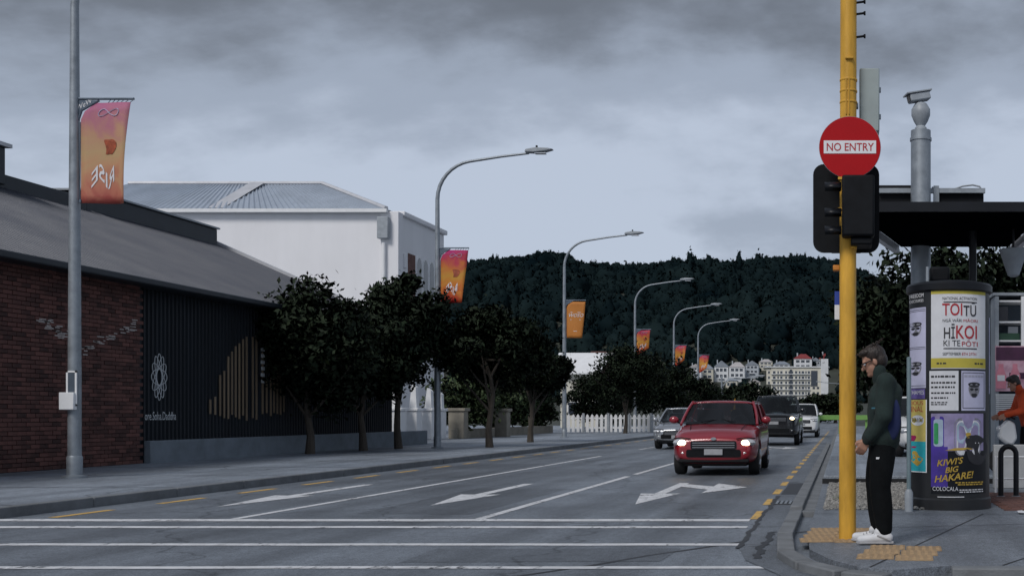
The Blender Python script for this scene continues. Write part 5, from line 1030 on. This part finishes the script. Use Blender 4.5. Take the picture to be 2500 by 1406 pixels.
# ================================================================ people
def fuse(name, caps, balls, voxel, m, parent, wob=0.0, seed=0, smooth_it=4, stretch=(1, 1, 1), planes=None):
    """one continuous surface from tapered capsules (p, q, r0, r1) and ellipsoids (c, (rx, ry, rz)[, matrix])"""
    b = MB()
    for p, q, r0, r1 in caps:
        p = Vector(p); q = Vector(q); d = (q-p); l = d.length; d = d.normalized() if l > 1e-6 else Vector((0, 0, 1)); pts = []; rad = []
        for a in np.linspace(-1.5, 0, 5): pts.append(p+d*r0*math.sin(a)); rad.append(r0*math.cos(a))
        for a in np.linspace(0, 1.5, 5): pts.append(q+d*r1*math.sin(a)); rad.append(r1*math.cos(a))
        b.tube(pts, rad, 14)
    for it in balls:
        s = len(b.v); b.ball((0, 0, 0), it[1], 16, 12); mt = Matrix.Translation(it[0]) @ (it[2] if len(it) > 2 else Matrix.Identity(4))
        for k in range(s, len(b.v)): b.v[k] = tuple(mt @ Vector(b.v[k]))
    o = b.build(name, m, parent, smooth=False); q = o.modifiers.new('r', 'REMESH'); q.mode = 'VOXEL'; q.voxel_size = voxel
    q = o.modifiers.new('s', 'SMOOTH'); q.factor = .5; q.iterations = smooth_it
    bpy.context.view_layer.update(); freeze(o); me = o.data
    co = np.empty(len(me.vertices)*3, 'f'); me.vertices.foreach_get('co', co); co = co.reshape(-1, 3)
    if wob:
        r = np.random.default_rng(seed); nr = np.empty(len(me.vertices)*3, 'f'); me.vertices.foreach_get('normal', nr); nr = nr.reshape(-1, 3); f = np.zeros(len(co))
        for k in range(9): kv = r.normal(size=3)*np.array([10, 10, 22])*r.uniform(.5, 1.8); f += np.sin(co@kv+r.uniform(0, 6.28))/9*1.8
        co = co+nr*(f*wob)[:, None]; me.vertices.foreach_set('co', co.astype('f').ravel())
    if not me.materials: me.materials.append(m)
    me.shade_smooth(); me.update(); return o
SKIN = M('skin', (0.36, 0.19, 0.13), .55, 0, .1, 8); HAIR = M('dark_hair', (0.022, 0.014, 0.011), .5, 0, .4, 30, stretch=(1, 1, .2), bump=.6, bscale=70)
def hand(side, wx, wy, wz, dirv, curl):
    """palm, four fingers and a thumb as capsules; dirv: pointing direction of the palm"""
    d = Vector(dirv).normalized(); lat = Vector((1, 0, 0)) if abs(d.x) < .7 else Vector((0, 0, 1)); lat = (lat-d*lat.dot(d)).normalized(); nrm = d.cross(lat)*side
    w0 = Vector((wx, wy, wz)); caps = []
    for k in range(4):
        o = lat*(-.033+.022*k); base = w0+d*.085+o; caps.append((w0+o*.5, base, .017, .012))
        ln = (.034, .040, .038, .030)[k]; p = base; dd = d.copy()
        for j in range(3):
            dd = (dd*math.cos(curl)+nrm*math.sin(curl)).normalized(); q = p+dd*ln*(1, .8, .65)[j]; caps.append((p, q, .0098-.0008*j, .0090-.0008*j)); p = q
    tb0 = w0+d*.03-lat*.030; t1 = tb0-lat*.030+d*.028+nrm*.012; t2 = t1+d*.032+nrm*.012; caps += [(tb0, t1, .014, .012), (t1, t2, .011, .009)]
    return caps
def person(label, loc, rz, J, top, legs, shoe, hairm, jacket_wob=.011, collar=True, glasses=True, extra=None):
    t = empty('person', (0, 0, 0), label, 'person')
    hp, ch, nk, hd = J['hip'], J['chest'], J['neck'], J['head']; hd = Vector(hd)
    hm = Matrix.Rotation(J.get('nod', 0), 4, 'Y'); V3 = lambda a: hd+(hm @ Vector(a))
    caps = [(hp, ch, .11, .12), (ch, nk, .09, .055), (nk, V3((.0, 0, -.06)), .055, .052)]
    balls = [(hd+hm @ Vector((.012, 0, .035)), (.098, .074, .092), hm), (V3((-.022, 0, -.045)), (.066, .058, .075), hm)]
    caps += [(V3((-.085, 0, .012)), V3((-.112, 0, -.030)), .010, .015), (V3((-.075, 0, -.095)), V3((-.06, 0, -.095)), .022, .025), (V3((-.080, -.022, -.062)), V3((-.080, .022, -.062)), .011, .011), (V3((-.078, -.045, .025)), V3((-.078, .045, .025)), .014, .014), (V3((-.05, 0, -.085)), V3((.03, 0, -.05)), .04, .05)]
    for s in (-1, 1): balls.append((V3((.012, s*.074, -.012)), (.022, .010, .032), hm))
    for s, A in ((-1, J['armN']), (1, J['armF'])):
        sh, el, wr = map(Vector, A); caps += [(Vector(ch)+Vector((0, 0, .1)), sh, .06, .05), (sh, el, .048, .038), (el, wr, .038, .025)]; caps += hand(s, wr.x, wr.y, wr.z, (wr-el).normalized()+Vector((0, 0, -.3)), J.get('curl', .35))
    for Lg in (J['legN'], J['legF']):
        h_, k_, a_ = map(Vector, Lg); caps += [(h_, k_, .08, .055), (k_, a_, .052, .036), (a_, a_+Vector((-.09, 0, -.055)), .034, .024)]
    fuse('body', caps, balls, .0075, SKIN, t, smooth_it=3)
    for s in (-1, 1): MB().ball(V3((-.080, s*.033, .006)), (.011, .013, .011), 10, 6).build('eye', WHITEINK, t)
    # hair: cap over skull and nape
    hb = [(V3((.030, 0, .052)), (.104, .086, .094), hm), (V3((.055, 0, -.005)), (.075, .080, .085), hm), (V3((-.035, -.012, .098)), (.070, .066, .038), hm), (V3((.085, 0, .06)), (.045, .06, .05), hm)]
    fuse('hair', [], hb, .008, hairm, t, wob=.006, seed=4, smooth_it=1)
    if glasses: MB().tube([V3((-.104, -.06, .012)), V3((-.104, .06, .012))], .006, 6).tube([V3((-.104, -.062, .014)), V3((.0, -.080, .014))], .005, 6).tube([V3((-.104, .062, .014)), V3((.0, .080, .014))], .005, 6).build('glasses', BLACKG, t)
    # jacket
    H = Vector(hp); C = Vector(ch); Nn = Vector(nk); jc = []
    for s in (-1, 1): jc += [(H+Vector((0, s*.065, -.06)), C+Vector((0, s*.085, -.02)), .148, .148), (C+Vector((0, s*.085, -.02)), C+Vector((.01, s*.115, .09)), .13, .085)]
    jc += [(C+Vector((0, 0, .06)), Nn+Vector((.005, 0, -.01)), .10, .070)]
    for A in (J['armN'], J['armF']):
        sh, el, wr = map(Vector, A); jc += [(sh, el, .086, .076), (el, el.lerp(wr, .96), .076, .052)]
    if collar: jc += [(Nn+Vector((.012, s*.03, -.01)), Nn+Vector((-.005, s*.03, .045)), .062, .062) for s in (-1, 1)]
    jk = fuse('jacket', jc, [], .010, top, t, wob=jacket_wob, seed=2)
    if extra:
        wr = Vector(J['armN'][2]); el = Vector(J['armN'][1]); MB().tube([el.lerp(wr, .90), el.lerp(wr, 1.03)], [.054, .046], 14).build('cuff', extra['tagd'], jk)
        for k in range(26):
            a = random.uniform(-1.2, 1.2); h0 = V3((.0+.085*math.sin(a)+.02, .06*math.cos(a)*random.choice((-1, 1)), .10+random.uniform(-.02, .04))); h1 = h0+(hm @ Vector((random.uniform(-.05, .05)+.03*math.sin(a), random.uniform(-.03, .03), random.uniform(-.02, .022)))); MB().tube([h0, h0.lerp(h1, .5)+Vector((0, 0, .012)), h1], [.007, .006, .002], 5).build('hair_lock', hairm, t)
    # trousers
    tc_ = []
    for Lg in (J['legN'], J['legF']):
        h_, k_, a_ = map(Vector, Lg); tc_ += [(h_+Vector((0, 0, .02)), k_, .122, .096), (k_, a_+Vector((.005, 0, .02)), .094, .074)]
    tc_ += [(H+Vector((0, -.06, -.02)), H+Vector((0, .06, -.02)), .125, .125)]
    tr_ = fuse('trousers', tc_, [], .010, legs, t, wob=.010, seed=3)
    for Lg, s in ((J['legN'], -1), (J['legF'], 1)):
        a_ = Vector(Lg[2]); x, y = a_.x, a_.y; g0 = a_.z-.105
        sc = [(Vector((x+.035, y, g0+.055)), Vector((x-.20, y+s*.02, g0+.038)), .046, .036), (Vector((x+.03, y, g0+.06)), Vector((x-.04, y, g0+.10)), .048, .045)]
        sh_ = fuse('shoe', sc, [], .007, shoe, t, smooth_it=2)
        for v in sh_.data.vertices: v.co.z = max(v.co.z, g0+.016)
        so_ = MB(); P = [(x+.085, y-.040), (x+.085, y+.040), (x-.12, y+.046), (x-.20, y+.045+s*.01), (x-.245, y+s*.02), (x-.20, y-.045+s*.01), (x-.12, y-.046)]; so_.prism(P, g0, g0+.022, lambda a, b, d: (a, b, d)); so_.build('sole', extra['sole'] if extra else WHITEP, sh_, bevel=.006)
        if extra:
            for k in range(4): MB().tube([(x-.055-.026*k, y-.030, g0+.094-.010*k), (x-.055-.026*k, y, g0+.104-.011*k), (x-.055-.026*k, y+.030, g0+.094-.010*k)], .0045, 5).build('lace', SHOELACE, sh_)
            MB().tube([(x+.055, y-.052, g0+.035), (x-.0, y-.054, g0+.055), (x-.06, y-.050, g0+.075)], .007, 5).build('side_stripe', SOLE, sh_)
        if extra: MB().tube([(x+.008, y, g0+.11), (x+.005, y, g0+.145)], .053, 14).build('sock', extra['sock'], t)
    if extra:
        MB().ball(H+Vector((.075, -.19, .13)), (.075, .035, .19), 14, 10).build('side_panel', extra['panel'], jk)
        MB().box(C.x-.13, C.x-.06, C.y-.245, C.y-.225, C.z-.13, C.z-.118).build('chest_tag', extra['tag'], jk, smooth=False)
        kk = Vector(J['legN'][0]).lerp(Vector(J['legN'][1]), .42); MB().box(kk.x-.055, kk.x-.0, kk.y-.108, kk.y-.098, kk.z-.006, kk.z+.010).build('trouser_logo', WHITEINK, tr_, smooth=False)
    t.location = loc; t.rotation_euler.z = rz; return t
SHOELACE = M('shoelace', (.42, .43, .46), .8)
JACK = M('green_fleece', (0.012, 0.024, 0.022), .95, 0, .25, 12, bump=.4, bscale=150); TRO = M('black_trousers', (0.004, 0.005, 0.006), .9, 0, .3, 10, bump=.2, spec=.15); SHOE = M('white_shoe', (0.62, 0.63, 0.65), .6, 0, .08, 12, bump=.1); SOLE = M('shoe_sole', (0.34, 0.34, 0.35), .7)
J1 = dict(hip=(.03, 0, .96), chest=(.055, 0, 1.30), neck=(.0, 0, 1.455), head=(-.055, 0, 1.585), nod=R(-24),
          armN=((.05, -.185, 1.40), (.03, -.245, 1.10), (-.115, -.19, .90)), armF=((.05, .185, 1.40), (.03, .235, 1.10), (-.115, .15, .90)),
          legN=((.03, -.085, .92), (.005, -.10, .50), (.035, -.095, .105)), legF=((.03, .085, .92), (-.03, .10, .50), (-.005, .10, .105)), curl=.45)
person('man in dark green fleece, black trousers and white trainers looking down beside the yellow pole', (PX(2147, 9.72), 9.72, .081), 0, J1, JACK, TRO, SHOE, HAIR,
       extra=dict(panel=M('blue_panel', (0.010, 0.018, 0.075), .9), tagd=M('cuff_dark', (.010, .016, .016), .95), tag=M('tag_teal', (0.03, 0.14, 0.20), .7), sole=SOLE, sock=M('blue_sock', (0.04, 0.07, 0.35), .9)))
ORJ = M('orange_jacket', (0.52, 0.06, 0.012), .8, 0, .15, 8, bump=.2)
J2 = dict(hip=(.05, 0, .95), chest=(-.04, 0, 1.26), neck=(-.14, 0, 1.42), head=(-.23, 0, 1.53), nod=R(-22),
          armN=((-.06, -.185, 1.34), (-.14, -.22, 1.06), (-.40, -.18, 1.00)), armF=((-.06, .185, 1.34), (-.16, .22, 1.06), (-.42, .18, 1.00)),
          legN=((.05, -.085, .92), (.02, -.10, .50), (.05, -.10, .105)), legF=((.05, .085, .92), (.0, .10, .50), (.03, .10, .105)), curl=.6)
person('person in a bright orange jacket and dark trousers bending over the scooter', (PX(2515, 18.4), 18.75, .20), .1, J2, ORJ, TRO, SHOE, HAIR, glasses=False)
# ================================================================ scooter beside them
scx, scy = PX(2452, 18.6), 18.7
sc = empty('motor_scooter', (scx, scy, .2), 'white and black motor scooter parked by the kiosk', 'scooter'); z0 = .2
def wheel(x, y, r, parent):
    prof = [(-.045, r*.62), (-.045, r*.92), (0, r), (.045, r*.92), (.045, r*.62)]; nn = 24; m_ = MB(); vs_ = [(x+q*math.cos(2*math.pi*k/nn), y+d, z0+r+q*math.sin(2*math.pi*k/nn)) for d, q in prof for k in range(nn)]
    m_.add(vs_, [(i*nn+k, i*nn+(k+1) % nn, (i+1)*nn+(k+1) % nn, (i+1)*nn+k) for i in range(4) for k in range(nn)]); w_ = m_.build('wheel', RUBBER, parent); MB().tube([(x, y-.03, z0+r), (x, y+.03, z0+r)], r*.62, 18).build('rim', RIM, w_)
wheel(scx-.05, scy, .22, sc); wheel(scx+1.15, scy, .22, sc)
MB().prism([(.02, .52), (-.10, .62), (-.06, .80), (.06, .92), (.18, .86), (.22, .60), (.14, .48)], -.13, .13, lambda a, b, d: (scx+a, scy+d, z0+b)).build('front_fairing', WHITEP, sc, bevel=.04)
MB().ball((scx-.07, scy-.02, z0+.76), (.06, .08, .06), 12, 8).build('headlamp', LENS, sc)
MB().prism([(-.08, .38), (.05, .46), (.24, .30), (.20, .24), (.05, .36)], -.07, .07, lambda a, b, d: (scx+a, scy+d, z0+b)).build('mudguard', WHITEP, sc, bevel=.02)
MB().prism([(.20, .22), (.62, .22), (.70, .55), (1.36, .62), (1.36, .50), (1.1, .30), (.7, .14), (.2, .14)], -.14, .14, lambda a, b, d: (scx+a, scy+d, z0+b)).build('frame_body', BLACKG, sc, bevel=.04)
MB().prism([(.62, .56), (.70, .64), (1.30, .70), (1.36, .63)], -.12, .12, lambda a, b, d: (scx+a, scy+d, z0+b)).build('seat', BLACKP, sc, bevel=.03)
MB().tube([(scx+.14, scy-.30, z0+.93), (scx+.10, scy-.1, z0+.96), (scx+.10, scy+.1, z0+.96), (scx+.14, scy+.30, z0+.93)], .018, 8).build('handlebar', BLACKP, sc)
MB().tube([(scx-.05, scy, z0+.22), (scx+.10, scy, z0+.62)], .035, 8).build('fork', GALV, sc)
MB().tube([(scx+.75, scy-.12, z0+.25), (scx+.86, scy-.20, z0)], .014, 6).build('stand', GALV, sc)
